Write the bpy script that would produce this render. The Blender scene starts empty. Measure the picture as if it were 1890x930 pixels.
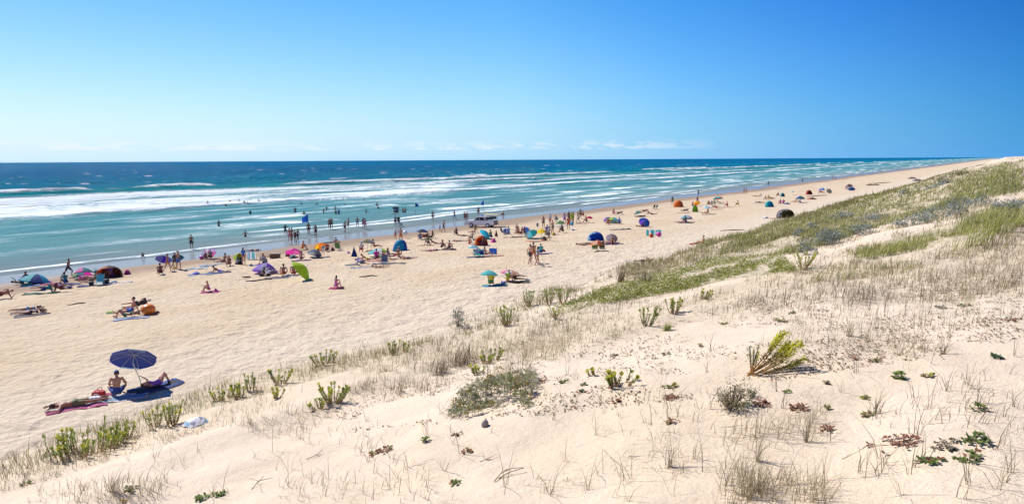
import bpy, bmesh, math, random
import numpy as np
from mathutils import Vector, Matrix
SC = bpy.context.scene
COL = SC.collection
R = math.radians
random.seed(7)
RNG = np.random.default_rng(7)

# ------------------------------------------------------------------ helpers
def hx(r, g, b):                      # sRGB 0-255 -> linear
    f = lambda v: (v/255/12.92) if v/255 <= .04045 else ((v/255+.055)/1.055)**2.4
    return (f(r), f(g), f(b))

def vnoise(x, y, seed=0):
    x = np.asarray(x, float); y = np.asarray(y, float)
    ix = np.floor(x).astype(np.int64); iy = np.floor(y).astype(np.int64)
    fx = x-ix; fy = y-iy
    fx = fx*fx*fx*(fx*(fx*6-15)+10); fy = fy*fy*fy*(fy*(fy*6-15)+10)
    def h(i, j):
        n = (i*374761393 + j*668265263 + seed*974634541) & 0x7fffffff
        n = ((n ^ (n >> 13))*1274126177) & 0x7fffffff
        n = ((n ^ (n >> 16))*668265263) & 0x7fffffff
        return ((n ^ (n >> 15)) & 0xffff)/65535.0
    return ((h(ix, iy)*(1-fx)+h(ix+1, iy)*fx)*(1-fy)+(h(ix, iy+1)*(1-fx)+h(ix+1, iy+1)*fx)*fy)*2-1

def fbm(x, y, seed=0, o=3):
    s = 0; a = 1; n = 0
    for k in range(o):
        s = s+a*vnoise(x*2**k, y*2**k, seed+k*17); n += a; a *= .5
    return s/n

def sstep(e0, e1, x):
    t = np.clip((x-e0)/(e1-e0), 0, 1)
    return t*t*(3-2*t)

# ------------------------------------------------------------------ frame: a runs along the coast, c towards the sea
TH = R(35.7)
SX, SY = math.sin(TH), math.cos(TH)
CX, CY = -math.cos(TH), math.sin(TH)
CAMZ = 10.6
def to_ac(x, y): return x*SX+y*SY, x*CX+y*CY
def to_xy(a, c): return a*SX+c*CX, a*SY+c*CY

def waterline(a): return 77+2.2*vnoise(a/55, 0*a+.5, 3)+1.1*vnoise(a/17, 0*a+2.5, 4)
def lip(a): return 10+.7*vnoise(a/7, 0*a+.3, 8)+.5*vnoise(a/2.6, 0*a+.7, 9)

def z_beach(a, c):
    a = np.asarray(a, float); c = np.asarray(c, float)
    W = waterline(a)
    t = np.clip((c-24)/(W-24), 0, 1)
    beach = 1.7*(1-t**1.5)
    beach = np.where(c > W, -(c-W)*.045, beach)
    return beach+.09*vnoise(a/9, c/7, 21)*sstep(78, 60, c)+(.035*vnoise(a/2.3, c/2.3, 22)+(.034*vnoise(a/.8+.7*vnoise(a/1.9, c/1.7, 24), c/.7+.6*vnoise(a/1.3, c/2.1, 26), 23)+.028*vnoise(a/.36, c/.36, 25))*sstep(110, 55, a)*(1+.9*sstep(38, 32, c)+.5*sstep(44, 50, c)))*sstep(72, 62, c)

def z_ac(a, c):
    a = np.asarray(a, float); c = np.asarray(c, float)
    beach = z_beach(a, c)
    L = lip(a)
    slope = .20+.115*sstep(12, 70, a)
    d0 = np.where(c > 0, 3.72-(10-c)*slope, 3.72-10*slope-.05*np.minimum(-c, 40)*1.0)
    edge = CAMZ-(3.72-(10-L)*slope)
    top = CAMZ-d0
    amp = .6+.9*sstep(14, 60, a)
    hum = (.16*vnoise(a/3.1+5, c/2.2, 31)+.10*vnoise(a/1.2, c/.9, 32)+.05*vnoise(a/.5, c/.42, 33))*amp
    hum = hum+.35*vnoise(a/14, c/6, 34)*sstep(16, 50, a)*sstep(9, 3, c)
    hum = hum+.016*vnoise(a/.16, c/.2, 35)+.03*np.minimum(vnoise(a/.38, c/.34, 36)+.25, 0)*sstep(-.2, .4, vnoise(a/2.4, c/2.1, 37))
    over = np.maximum(c-L, 0)
    soft = np.sqrt(over*over+.35)-np.sqrt(.35)
    dune = np.where(c < L, top, edge-.6*soft)+hum*sstep(22, 12, c)
    k = .5                                                       # smooth max of dune and beach
    h = np.clip(.5+.5*(dune-beach)/k, 0, 1)
    return beach*(1-h)+dune*h+k*h*(1-h)*.5

def z_xy(x, y):
    a, c = to_ac(np.asarray(x, float), np.asarray(y, float))
    return z_ac(a, c)

# ------------------------------------------------------------------ camera
FPX = 1260.0
pitch = math.atan(170/FPX)
roll = .0056
f_ = Vector((0, math.cos(pitch), -math.sin(pitch)))
r0 = Vector((1, 0, 0)); u0 = r0.cross(f_)
r_ = r0*math.cos(roll)-u0*math.sin(roll)
u_ = r_.cross(f_)
cam_d = bpy.data.cameras.new('camera')
cam = bpy.data.objects.new('camera', cam_d); COL.objects.link(cam)
cam.matrix_world = Matrix(((r_.x, u_.x, -f_.x, 0), (r_.y, u_.y, -f_.y, 0), (r_.z, u_.z, -f_.z, CAMZ), (0, 0, 0, 1)))
cam_d.sensor_width = 36; cam_d.lens = 36*FPX/1890
cam_d.clip_start = .1; cam_d.clip_end = 200000
SC.camera = cam

def rays(px, py):
    X = (np.asarray(px, float)-945)/FPX; Y = (465-np.asarray(py, float))/FPX
    return np.stack([f_[i]+X*r_[i]+Y*u_[i] for i in range(3)], -1)

TS = 2.0*1.02**np.arange(0, 390)
def ground(px, py, sea=True):
    """photo pixels (1890 wide) -> points on the terrain or the sea"""
    d = rays(np.atleast_1d(px), np.atleast_1d(py))
    n = len(d); lo = np.full(n, 2.0); hi = np.full(n, np.nan)
    for t in TS:
        m = np.isnan(hi)
        if not m.any(): break
        P = d[m]*t
        z = z_xy(P[:, 0], P[:, 1])
        if sea: z = np.maximum(z, 0)
        below = CAMZ+P[:, 2] < z
        idx = np.where(m)[0]
        hi[idx[below]] = t
        lo[idx[~below]] = t
    hi = np.where(np.isnan(hi), lo, hi)
    for _ in range(16):
        mid = (lo+hi)/2; P = d*mid[:, None]
        z = z_xy(P[:, 0], P[:, 1])
        if sea: z = np.maximum(z, 0)
        b = CAMZ+P[:, 2] < z
        hi = np.where(b, mid, hi); lo = np.where(b, lo, mid)
    P = d*hi[:, None]
    z = z_xy(P[:, 0], P[:, 1])
    if sea: z = np.maximum(z, 0)
    return np.stack([P[:, 0], P[:, 1], z], -1)

def beach_point(px, py):
    """photo pixel -> point on the open beach or the sea"""
    d = rays([px], [py])[0]; z = .8
    for _ in range(12):
        t = (z-CAMZ)/d[2]; x, y = d[0]*t, d[1]*t
        a, c = to_ac(x, y); z = max(float(z_beach(a, c)), 0)
    return np.array([x, y, z])

def project(P):
    P = np.asarray(P, float); q = P-np.array([0, 0, CAMZ])
    dep = q@np.array(f_)
    return 945+FPX*(q@np.array(r_))/dep, 465-FPX*(q@np.array(u_))/dep, dep

def in_poly(px, py, poly):
    px = np.asarray(px); py = np.asarray(py); ins = np.zeros(px.shape, bool)
    n = len(poly)
    for i in range(n):
        x1, y1 = poly[i]; x2, y2 = poly[(i+1) % n]
        if y1 == y2: continue
        c = ((y1 > py) != (y2 > py)) & (px < (x2-x1)*(py-y1)/(y2-y1)+x1)
        ins ^= c
    return ins

# ------------------------------------------------------------------ materials
def new_mat(name):
    m = bpy.data.materials.new(name); m.use_nodes = True
    nt = m.node_tree; b = nt.nodes['Principled BSDF']
    return m, nt, b
def N(nt, typ, **kw):
    n = nt.nodes.new(typ)
    for k, v in kw.items():
        if k.startswith('i_'): n.inputs[k[2:].replace('_', ' ')].default_value = v
        else: setattr(n, k, v)
    return n
def L(nt, a, b): nt.links.new(a, b)
def math_n(nt, op, a, b=None, c=None, clamp=False):
    n = nt.nodes.new('ShaderNodeMath'); n.operation = op; n.use_clamp = clamp
    for i, v in enumerate((a, b, c)):
        if v is None: continue
        if isinstance(v, (int, float)): n.inputs[i].default_value = v
        else: nt.links.new(v, n.inputs[i])
    return n.outputs[0]
def maprange(nt, v, a, b, c=0, d=1, smooth=True):
    n = nt.nodes.new('ShaderNodeMapRange'); n.interpolation_type = 'SMOOTHSTEP' if smooth else 'LINEAR'
    nt.links.new(v, n.inputs[0])
    for i, x in enumerate((a, b, c, d)): n.inputs[i+1].default_value = x
    return n.outputs[0]
def mix(nt, fac, a, b):
    n = nt.nodes.new('ShaderNodeMix'); n.data_type = 'RGBA'
    if isinstance(fac, (int, float)): n.inputs[0].default_value = fac
    else: nt.links.new(fac, n.inputs[0])
    for s, v in ((6, a), (7, b)):
        if isinstance(v, tuple): n.inputs[s].default_value = (*v[:3], 1)
        else: nt.links.new(v, n.inputs[s])
    return n.outputs[2]
def noise_n(nt, vec, scale, detail=3, rough=.55):
    n = nt.nodes.new('ShaderNodeTexNoise'); n.inputs['Scale'].default_value = scale
    n.inputs['Detail'].default_value = detail; n.inputs['Roughness'].default_value = rough
    if vec is not None: nt.links.new(vec, n.inputs['Vector'])
    return n.outputs[0]
def scale_v(nt, vec, s):
    n = nt.nodes.new('ShaderNodeVectorMath'); n.operation = 'MULTIPLY'
    nt.links.new(vec, n.inputs[0]); n.inputs[1].default_value = s
    return n.outputs[0]

# ------------------------------------------------------------------ mesh building from numpy
def mesh_np(name, V, quads=None, tris=None, smooth=False):
    me = bpy.data.meshes.new(name)
    V = np.asarray(V, np.float32)
    parts = []; sizes = []
    if quads is not None and len(quads): parts.append(np.asarray(quads, np.int32).ravel()); sizes.append(np.full(len(quads), 4, np.int32))
    if tris is not None and len(tris): parts.append(np.asarray(tris, np.int32).ravel()); sizes.append(np.full(len(tris), 3, np.int32))
    li = np.concatenate(parts); sz = np.concatenate(sizes)
    me.vertices.add(len(V)); me.vertices.foreach_set('co', V.ravel())
    me.loops.add(len(li)); me.loops.foreach_set('vertex_index', li)
    me.polygons.add(len(sz))
    st = np.zeros(len(sz), np.int32); st[1:] = np.cumsum(sz)[:-1]
    me.polygons.foreach_set('loop_start', st)
    me.update(calc_edges=True)
    if smooth: me.polygons.foreach_set('use_smooth', np.ones(len(sz), bool))
    return me
def attr_col(me, C, name='col'):
    at = me.attributes.new(name, 'FLOAT_COLOR', 'POINT')
    C = np.asarray(C, np.float32)
    if C.shape[1] == 3: C = np.concatenate([C, np.ones((len(C), 1), np.float32)], 1)
    at.data.foreach_set('color', C.ravel())
def attr_vec(me, C, name):
    at = me.attributes.new(name, 'FLOAT_VECTOR', 'POINT'); at.data.foreach_set('vector', np.asarray(C, np.float32).ravel())
def attr_f(me, C, name):
    at = me.attributes.new(name, 'FLOAT', 'POINT'); at.data.foreach_set('value', np.asarray(C, np.float32).ravel())
def link(name, me, mat=None, parent=None, loc=None, rz=None):
    o = bpy.data.objects.new(name, me); COL.objects.link(o)
    if mat is not None and me is not None and not me.materials: me.materials.append(mat)
    if parent is not None: o.parent = parent
    if loc is not None: o.location = loc
    if rz is not None: o.rotation_euler = (0, 0, rz)
    return o
def empty(name, loc=(0, 0, 0), rz=0):
    o = bpy.data.objects.new(name, None); COL.objects.link(o); o.location = loc; o.rotation_euler = (0, 0, rz); o.empty_display_size = .2
    return o
def tag(o, label=None, cat=None, group=None, kind=None):
    if label: o['label'] = label
    if cat: o['category'] = cat
    if group: o['group'] = group
    if kind: o['kind'] = kind
    return o
def grid_mesh(name, aa, cc, zf, smooth=True):
    A, C = np.meshgrid(aa, cc, indexing='ij')
    Z = zf(A, C); X, Y = to_xy(A, C)
    na, nc = A.shape
    i = np.arange(na*nc).reshape(na, nc)
    q = np.stack([i[:-1, :-1], i[1:, :-1], i[1:, 1:], i[:-1, 1:]], -1).reshape(-1, 4)
    q = q[:, ::-1]                                               # (a, c) is right-handed seen from below
    me = mesh_np(name, np.stack([X, Y, Z], -1).reshape(-1, 3), q, smooth=smooth)
    nrm = me.polygons[0].normal
    if nrm.z < 0: me.flip_normals()
    return me, A.ravel(), C.ravel()
def spaced(a0, a1, s0, g, far):
    out = [a0]; a = a0
    while a < far:
        a += s0 if a < a1 else max(s0, s0+g*(a-a1)); out.append(a)
    return np.array(out)
# ------------------------------------------------------------------ world, sun
SUN_EL = R(47)
SUN_DIR = Vector((-.80, .60, 0)).normalized()
w = bpy.data.worlds.new('World'); SC.world = w; w.use_nodes = True
nt = w.node_tree; bg = nt.nodes['Background']
sky = nt.nodes.new('ShaderNodeTexSky'); sky.sky_type = 'NISHITA'; sky.sun_disc = False
sky.sun_elevation = SUN_EL; sky.sun_rotation = math.atan2(SUN_DIR.x, SUN_DIR.y)
sky.air_density = 1.0; sky.dust_density = .15; sky.ozone_density = 5.0; sky.altitude = 0
hs = nt.nodes.new('ShaderNodeHueSaturation'); hs.inputs['Saturation'].default_value = 1.22
tint = nt.nodes.new('ShaderNodeMix'); tint.data_type = 'RGBA'; tint.blend_type = 'MULTIPLY'; tint.inputs[0].default_value = 1
L(nt, sky.outputs[0], tint.inputs[6]); tint.inputs[7].default_value = (.80, 1.0, 1.22, 1)
L(nt, tint.outputs[2], hs.inputs['Color'])
tc = nt.nodes.new('ShaderNodeTexCoord')
sep = nt.nodes.new('ShaderNodeSeparateXYZ'); L(nt, tc.outputs['Generated'], sep.inputs[0])
az = math_n(nt, 'ARCTAN2', sep.outputs[0], sep.outputs[1])
comb = nt.nodes.new('ShaderNodeCombineXYZ')
L(nt, math_n(nt, 'MULTIPLY', az, 14), comb.inputs[0]); L(nt, math_n(nt, 'MULTIPLY', sep.outputs[2], 60), comb.inputs[1])
n1 = noise_n(nt, comb.outputs[0], 2.3, 7, .66)
comb2 = nt.nodes.new('ShaderNodeCombineXYZ'); L(nt, math_n(nt, 'MULTIPLY', az, 5), comb2.inputs[0])
n2 = noise_n(nt, comb2.outputs[0], 1.3, 2)
el = sep.outputs[2]
# flat-based fair weather cumulus low over the horizon
top = math_n(nt, 'MULTIPLY', maprange(nt, el, .013, .0165), maprange(nt, el, .031, .017))
cov = math_n(nt, 'ADD', math_n(nt, 'MULTIPLY', n1, .75), math_n(nt, 'MULTIPLY', n2, .55))
cl = math_n(nt, 'MULTIPLY', maprange(nt, cov, .60, .72), top)
cl = math_n(nt, 'MULTIPLY', cl, maprange(nt, az, .34, .12))
cl = math_n(nt, 'MULTIPLY', cl, .55)
# clear maritime air: pale towards the sun, deep blue away from it, hazier at the horizon
sd = nt.nodes.new('ShaderNodeVectorMath'); sd.operation = 'DOT_PRODUCT'; L(nt, tc.outputs['Generated'], sd.inputs[0]); sd.inputs[1].default_value = SUN_DIR
sd = sd.outputs['Value']
def ramp(fac, stops):
    n = nt.nodes.new('ShaderNodeValToRGB'); e = n.color_ramp.elements
    while len(e) < len(stops): e.new(.5)
    for i, (p, q) in enumerate(stops): e[i].position = p; e[i].color = (*q, 1)
    L(nt, fac, n.inputs[0]); return n.outputs[0]
sdn = maprange(nt, sd, -.4, 1.0, 0, 1, False)
ab = nt.nodes.new('ShaderNodeMix'); ab.data_type = 'RGBA'; ab.blend_type = 'MULTIPLY'; ab.inputs[0].default_value = 1
L(nt, hs.outputs['Color'], ab.inputs[6]); L(nt, ramp(sdn, [(0, (.01, .27, .56)), (.27, (.035, .34, .60)), (.43, (.26, .60, .84)), (.57, (.55, .82, .92)), (.71, (1.25, 1.03, .90)), (.97, (1.35, .97, .84))]), ab.inputs[7])
hz = ramp(sdn, [(0, (.06, .27, .62)), (.27, (.075, .33, .72)), (.43, (.17, .46, .84)), (.58, (.29, .59, .90)), (.71, (.40, .69, .94)), (.9, (.56, .79, .95)), (.98, (.62, .82, .95))])
hzs = nt.nodes.new('ShaderNodeVectorMath'); hzs.operation = 'SCALE'; L(nt, hz, hzs.inputs[0]); hzs.inputs['Scale'].default_value = 1/(.09*2**.45)
hf = math_n(nt, 'POWER', 2.718, math_n(nt, 'MULTIPLY', math_n(nt, 'MAXIMUM', el, 0), -9))
skyc = mix(nt, hf, ab.outputs[2], hzs.outputs[0])
cm = mix(nt, cl, skyc, (6.9, 7.3, 7.6))
L(nt, cm, bg.inputs['Color'])
bg.inputs['Strength'].default_value = .09
sun_d = bpy.data.lights.new('sun', 'SUN'); sun_d.energy = 4.2; sun_d.angle = R(.53); sun_d.color = (1, .965, .91)
sun = bpy.data.objects.new('sun', sun_d); COL.objects.link(sun)
dv = Vector((SUN_DIR.x*math.cos(SUN_EL), SUN_DIR.y*math.cos(SUN_EL), math.sin(SUN_EL)))
sun.rotation_euler = dv.to_track_quat('Z', 'Y').to_euler(); sun.location = (-30, 15, 60)
vs = SC.view_settings; SC.display_settings.display_device = 'sRGB'
vs.view_transform = 'Standard'; vs.look = 'None'; vs.gamma = 1; vs.exposure = .55

# ------------------------------------------------------------------ zones of plant cover on the dune, as seen from the path
GREEN_BAND = [(985, 585), (1060, 555), (1160, 512), (1290, 478), (1440, 470), (1470, 500), (1330, 520), (1250, 540), (1110, 562), (1040, 580)]
GRASS_EDGE = [(0, 820), (180, 770), (330, 730), (500, 685), (700, 635), (850, 595), (960, 550), (1150, 490), (1290, 448), (1290, 475), (1160, 505), (1000, 565), (860, 625), (700, 665), (520, 720), (340, 765), (180, 800), (0, 840)]
DUNE_GRASS = [(1290, 447), (1400, 412), (1530, 372), (1640, 345), (1740, 319), (1890, 295), (1890, 352), (1760, 380), (1600, 425), (1480, 468), (1290, 480)]
SWATH = [(1570, 470), (1650, 440), (1760, 415), (1890, 362), (1890, 425), (1800, 440), (1700, 462), (1600, 480)]
DRY_ZONE = [(880, 600), (1050, 575), (1250, 540), (1480, 500), (1890, 430), (1890, 560), (1500, 560), (1250, 600), (1050, 660), (780, 690), (640, 690), (720, 650)]

def veg_at(P):
    px, py, dep = project(P)
    ok = dep > 0
    v = np.zeros(len(P))
    for poly, k in ((GREEN_BAND, .75), (GRASS_EDGE, .35), (DUNE_GRASS, .72), (SWATH, .7), (DRY_ZONE, .22)):
        m = in_poly(px, py, poly) & ok
        v[m] = np.maximum(v[m], k)
    return v

# ------------------------------------------------------------------ sand: the dune and the beach
def sand_material(name, dune):
    m, nt, b = new_mat(name)
    at = N(nt, 'ShaderNodeAttribute', attribute_name='ac')
    v = at.outputs['Vector']
    sp = nt.nodes.new('ShaderNodeSeparateXYZ'); L(nt, v, sp.inputs[0])
    flat = scale_v(nt, v, (1, 1, 0))
    big = noise_n(nt, flat, .16, 4)
    mid = noise_n(nt, flat, 1.7, 4)
    fine = noise_n(nt, flat, 45, 2)
    col = mix(nt, maprange(nt, big, .3, .7), *(((.62, .485, .335), (.68, .55, .405)) if dune else ((.61, .452, .278), (.67, .53, .36))))
    col = mix(nt, maprange(nt, mid, .45, .8, 0, .35), col, (.47, .365, .26))
    col = mix(nt, maprange(nt, fine, .4, .75, 0, .35), col, (.40, .31, .23))
    if dune:
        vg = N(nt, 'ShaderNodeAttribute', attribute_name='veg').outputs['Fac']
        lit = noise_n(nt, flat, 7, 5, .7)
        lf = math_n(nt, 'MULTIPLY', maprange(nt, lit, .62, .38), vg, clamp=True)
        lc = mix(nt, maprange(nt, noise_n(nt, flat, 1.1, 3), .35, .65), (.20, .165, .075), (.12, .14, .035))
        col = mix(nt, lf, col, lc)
        b.inputs['Roughness'].default_value = .9
        rough = None
    else:
        wv = math_n(nt, 'ADD', sp.outputs[2], math_n(nt, 'MULTIPLY', math_n(nt, 'SUBTRACT', noise_n(nt, scale_v(nt, v, (.05, .25, 0)), 1, 4), .5), 9))
        drift = maprange(nt, math_n(nt, 'ADD', sp.outputs[1], math_n(nt, 'MULTIPLY', math_n(nt, 'SUBTRACT', big, .5), 10)), 36, 27, 0, .55)
        col = mix(nt, drift, col, (.70, .585, .445))
        damp = maprange(nt, wv, -18, -12)
        wet = maprange(nt, wv, -9.5, -6.5)
        tide = maprange(nt, wv, -34, -14, 0, .45)
        col = mix(nt, tide, col, (.47, .345, .225))
        col = mix(nt, damp, col, (.30, .205, .13))
        col = mix(nt, wet, col, (.22, .185, .165))
        rough = maprange(nt, wet, 0, 1, .9, .22)
        L(nt, rough, b.inputs['Roughness'])
    L(nt, col, b.inputs['Base Color'])
    b.inputs['Specular IOR Level'].default_value = .25
    # trampled surface
    vo = N(nt, 'ShaderNodeTexVoronoi', feature='SMOOTH_F1'); vo.inputs['Scale'].default_value = 2.7 if not dune else 3.5
    vo.inputs['Smoothness'].default_value = .6
    dis = N(nt, 'ShaderNodeTexNoise'); dis.inputs['Scale'].default_value = 1.3; L(nt, flat, dis.inputs['Vector'])
    vm = nt.nodes.new('ShaderNodeVectorMath'); vm.operation = 'MULTIPLY_ADD'
    L(nt, dis.outputs['Color'], vm.inputs[0]); vm.inputs[1].default_value = (.7, .7, 0); L(nt, flat, vm.inputs[2])
    L(nt, vm.outputs[0], vo.inputs['Vector'])
    h = math_n(nt, 'MULTIPLY', vo.outputs['Distance'], .15 if not dune else .018)
    h = math_n(nt, 'ADD', h, math_n(nt, 'MULTIPLY', noise_n(nt, flat, 3.4, 6, .70), .25 if not dune else .05))
    h = math_n(nt, 'ADD', h, math_n(nt, 'MULTIPLY', fine, .006))
    if not dune:
        h = math_n(nt, 'MULTIPLY', h, maprange(nt, wv, -13, -24, .06, 1))
    bp = nt.nodes.new('ShaderNodeBump'); bp.inputs['Distance'].default_value = 1; bp.inputs['Strength'].default_value = .72
    L(nt, h, bp.inputs['Height']); L(nt, bp.outputs[0], b.inputs['Normal'])
    return m
M_DUNE = sand_material('dry_dune_sand', True)
M_BEACH = sand_material('trampled_beach_sand', False)

def build_ground():
    aa = np.concatenate([-spaced(16, 16, .2, .08, 400)[::-1][:-1], np.arange(-16, 16, .16), spaced(16, 16, .16, .014, 4000)])
    cc = np.concatenate([np.arange(-60, -6, 3.0), np.arange(-6, 12, .16), np.arange(12, 24.01, .5)])
    me, A, C = grid_mesh('dune', aa, cc, z_ac)
    attr_vec(me, np.stack([A, C, C-waterline(A)], -1), 'ac')
    P = np.empty(len(me.vertices)*3, np.float32); me.vertices.foreach_get('co', P)
    attr_f(me, veg_at(P.reshape(-1, 3)), 'veg')
    o = link('dune', me, M_DUNE); tag(o, kind='structure')
    cc2 = np.concatenate([np.arange(24.0, 66, .26), np.arange(66, 92, .45), np.arange(92, 330, 8.0)]); cc2[0] = cc[-1]
    aa2 = np.concatenate([-spaced(24, 24, .4, .06, 2500)[::-1][:-1], np.arange(-24, 70, .26), spaced(70, 70, .26, .016, 4000)])
    me, A, C = grid_mesh('beach', aa2, cc2, z_ac)
    attr_vec(me, np.stack([A, C, C-waterline(A)], -1), 'ac')
    o = link('beach', me, M_BEACH); tag(o, kind='structure')
build_ground()

# ------------------------------------------------------------------ sea
def ridge(c, c0, wf, wb):                 # a wave crest at c0: steep face to the shore, long back to the sea
    d = c-c0
    return np.where(d < 0, np.exp(-(d/wf)**2), np.exp(-(d/wb)**2))
def sea_fields(A, C):
    h = np.zeros_like(A); foam = np.zeros_like(A); face = np.zeros_like(A)
    wob = lambda s, amp, k: amp*vnoise(A/s, 0*A+k, int(k*10))
    left = sstep(330, 90, A)
    # outer line where the swell breaks, in stretches
    for c0, amp, s, thr, k in ((268, 1.25, 30, .30, 1.7), (243, 1.1, 130, -.35, 2.3), (212, .7, 90, -.1, 3.3), (186, .55, 110, -.2, 4.3), (152, .6, 150, -.6, 5.3), (130, .2, 20, .5, 6.8), (114, .18, 16, .50, 7.9), (97, .22, 24, .42, 8.6)):
        cc = c0+wob(70, 6, k)+wob(16, 1.8, k+.5)
        env = sstep(thr-.25, thr+.3, vnoise(A/s, 0*A+k*3, 51)+.25*vnoise(A/(s*.2), 0*A+k*5, 52))
        far = sstep(3000, 800, A)
        r = ridge(C, cc, 2.0+amp, 6+3*amp)
        h += 1.5*amp*(.3+.7*env)*r*far
        face = np.maximum(face, ridge(C, cc-1.5, 3.5, 4)*(.4+.6*env)*min(1, amp))
        wl = 3.2+(6.5+4*left)*amp*(.6+.6*vnoise(A/9, 0*A+k, 53))
        fr = sstep(cc-2.2-1.5*amp, cc-.6, C)*sstep(cc+1.5*wl, cc-.5, C)
        brk = .78+.5*fbm(A/7+k*9, C/2.2, 57, 3)
        foam = np.maximum(foam, fr*np.clip(env*1.15*brk, 0, 1.15))
    # broken water between the lines
    zone = sstep(138, 156, C)*sstep(252, 236, C)
    n = fbm(A/26, C/7, 61, 4)
    dens = .42+.27*left+.2*sstep(.0, .5, n)+.16*left*sstep(205, 235, C)
    foam = np.maximum(foam, zone*np.clip(dens+.55*n-.1*(1-left), 0, 1)*(.55+.45*left))
    inner = sstep(80, 88, C)*sstep(150, 140, C)
    foam = np.maximum(foam, inner*np.clip(.12+.60*fbm(A/22, C/5, 62, 3), 0, .5))
    # swash at the edge
    W = waterline(A)
    for off, k, thr, wd in ((2.6, 11.3, .0, 1.5), (8, 12.3, -.35, 3.2), (13, 13.3, .0, 2.6)):
        cc = W+off+wob(28, 1.7, k)+wob(8, .6, k+.5)
        env = sstep(thr-.2, thr+.25, vnoise(A/40, 0*A+k*2, 71)+.3*vnoise(A/9, 0*A+k, 72))
        foam = np.maximum(foam, np.clip(env*(.62+.6*fbm(A/6+k, C/1.5, 77, 3)), 0, 1)*sstep(cc-.7, cc, C)*sstep(cc+wd, cc+.35*wd, C))
        h += .10*ridge(C, cc, .8, 2.0)*env
    # open swell
    h += (.8*vnoise(A/20, C/9, 81)+.35*vnoise(A/8, C/4.5, 86)+.25*np.sin(C/6.5+3*vnoise(A/90, C/60, 85)))*sstep(262, 300, C)*sstep(1300, 700, C)*sstep(1800, 600, A)
    h += .10*vnoise(A/4.5, C/2.2, 82)*sstep(84, 130, C)*sstep(700, 300, C)*sstep(700, 250, A)
    # white horses out at sea
    wc = vnoise(A/9, C/5, 83)*.6+vnoise(A/3, C/3, 84)*.4
    foam = np.maximum(foam, .75*sstep(.62, .8, wc)*sstep(265, 300, C)*sstep(1600, 700, C))
    h *= sstep(0, 6, C-W+1.0)
    return h, np.clip(foam, 0, 1.2), face
def build_sea():
    cc = np.concatenate([np.arange(70, 285, .75), np.concatenate([spaced(285, 285, 1.0, .010, 900), spaced(907, 907, 7, .05, 60000)])])
    aa = np.concatenate([-spaced(60, 60, 1.5, .05, 60000)[::-1][:-1], np.arange(-60, 150, 1.0), spaced(150, 150, 1.0, .014, 60000)])
    store = {}
    def zf(A, C):
        h, fo, fa = sea_fields(A, C); store['f'] = fo; store['t'] = fa; return h
    me, A, C = grid_mesh('sea', aa, cc, zf)
    attr_vec(me, np.stack([A, C, C-waterline(A)], -1), 'ac')
    attr_f(me, store['f'].ravel(), 'foam'); attr_f(me, store['t'].ravel(), 'face')
    m, nt, b = new_mat('sea_water')
    v = N(nt, 'ShaderNodeAttribute', attribute_name='ac').outputs['Vector']
    fo = N(nt, 'ShaderNodeAttribute', attribute_name='foam').outputs['Fac']
    fa = N(nt, 'ShaderNodeAttribute', attribute_name='face').outputs['Fac']
    sp = nt.nodes.new('ShaderNodeSeparateXYZ'); L(nt, v, sp.inputs[0])
    c = sp.outputs[1]
    cr = nt.nodes.new('ShaderNodeValToRGB')
    L(nt, maprange(nt, c, 70, 670, 0, 1, False), cr.inputs[0])
    stops = [(0.0, (.23, .22, .20)), (.014, (.20, .235, .225)), (.042, (.125, .25, .25)), (.10, (.08, .25, .265)), (.22, (.04, .23, .255)), (.31, (.008, .23, .27)), (.38, (.004, .19, .295)), (.63, (.002, .155, .285)), (1, (.001, .125, .26))]
    e = cr.color_ramp.elements
    while len(e) < len(stops): e.new(.5)
    for i, (p, q) in enumerate(stops): e[i].position = p; e[i].color = (*q, 1)
    patch = noise_n(nt, scale_v(nt, v, (.012, .035, 0)), 1, 4)
    colw = mix(nt, maprange(nt, patch, .35, .7, 0, .22), cr.outputs[0], (.004, .09, .17))
    colw = mix(nt, math_n(nt, 'MULTIPLY', fa, .5), colw, (.01, .23, .22))  # backlit teal of the wave fronts, put into the water colour
    # foam broken up by noise drawn out along the wave
    fn = math_n(nt, 'ADD', math_n(nt, 'MULTIPLY', noise_n(nt, scale_v(nt, v, (.30, .55, 0)), 1, 6, .68), .7), math_n(nt, 'MULTIPLY', noise_n(nt, scale_v(nt, v, (.9, 1.5, 0)), 1, 4, .6), .3))
    d = math_n(nt, 'SUBTRACT', fo, math_n(nt, 'MULTIPLY', math_n(nt, 'SUBTRACT', fn, .24), 1.75))
    cell = N(nt, 'ShaderNodeTexVoronoi', feature='DISTANCE_TO_EDGE'); cell.inputs['Scale'].default_value = 1
    wv_ = nt.nodes.new('ShaderNodeVectorMath'); wv_.operation = 'MULTIPLY_ADD'
    wn = N(nt, 'ShaderNodeTexNoise'); wn.inputs['Scale'].default_value = .35; L(nt, v, wn.inputs['Vector'])
    L(nt, wn.outputs['Color'], wv_.inputs[0]); wv_.inputs[1].default_value = (2.2, 2.2, 0); L(nt, scale_v(nt, v, (.22, .5, 0)), wv_.inputs[2]); L(nt, wv_.outputs[0], cell.inputs['Vector'])
    lace = math_n(nt, 'MULTIPLY', maprange(nt, cell.outputs['Distance'], .16, .02), maprange(nt, math_n(nt, 'ADD', fo, math_n(nt, 'MULTIPLY', math_n(nt, 'SUBTRACT', fn, .5), .6)), .22, .55))
    fm = math_n(nt, 'MAXIMUM', maprange(nt, d, -.16, .24), math_n(nt, 'MULTIPLY', lace, .5))
    fm = math_n(nt, 'MAXIMUM', fm, math_n(nt, 'MULTIPLY', maprange(nt, d, -.5, .1, 0, .30), maprange(nt, fo, .10, .35)))
    col = mix(nt, fm, colw, (.80, .85, .83))
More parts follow.
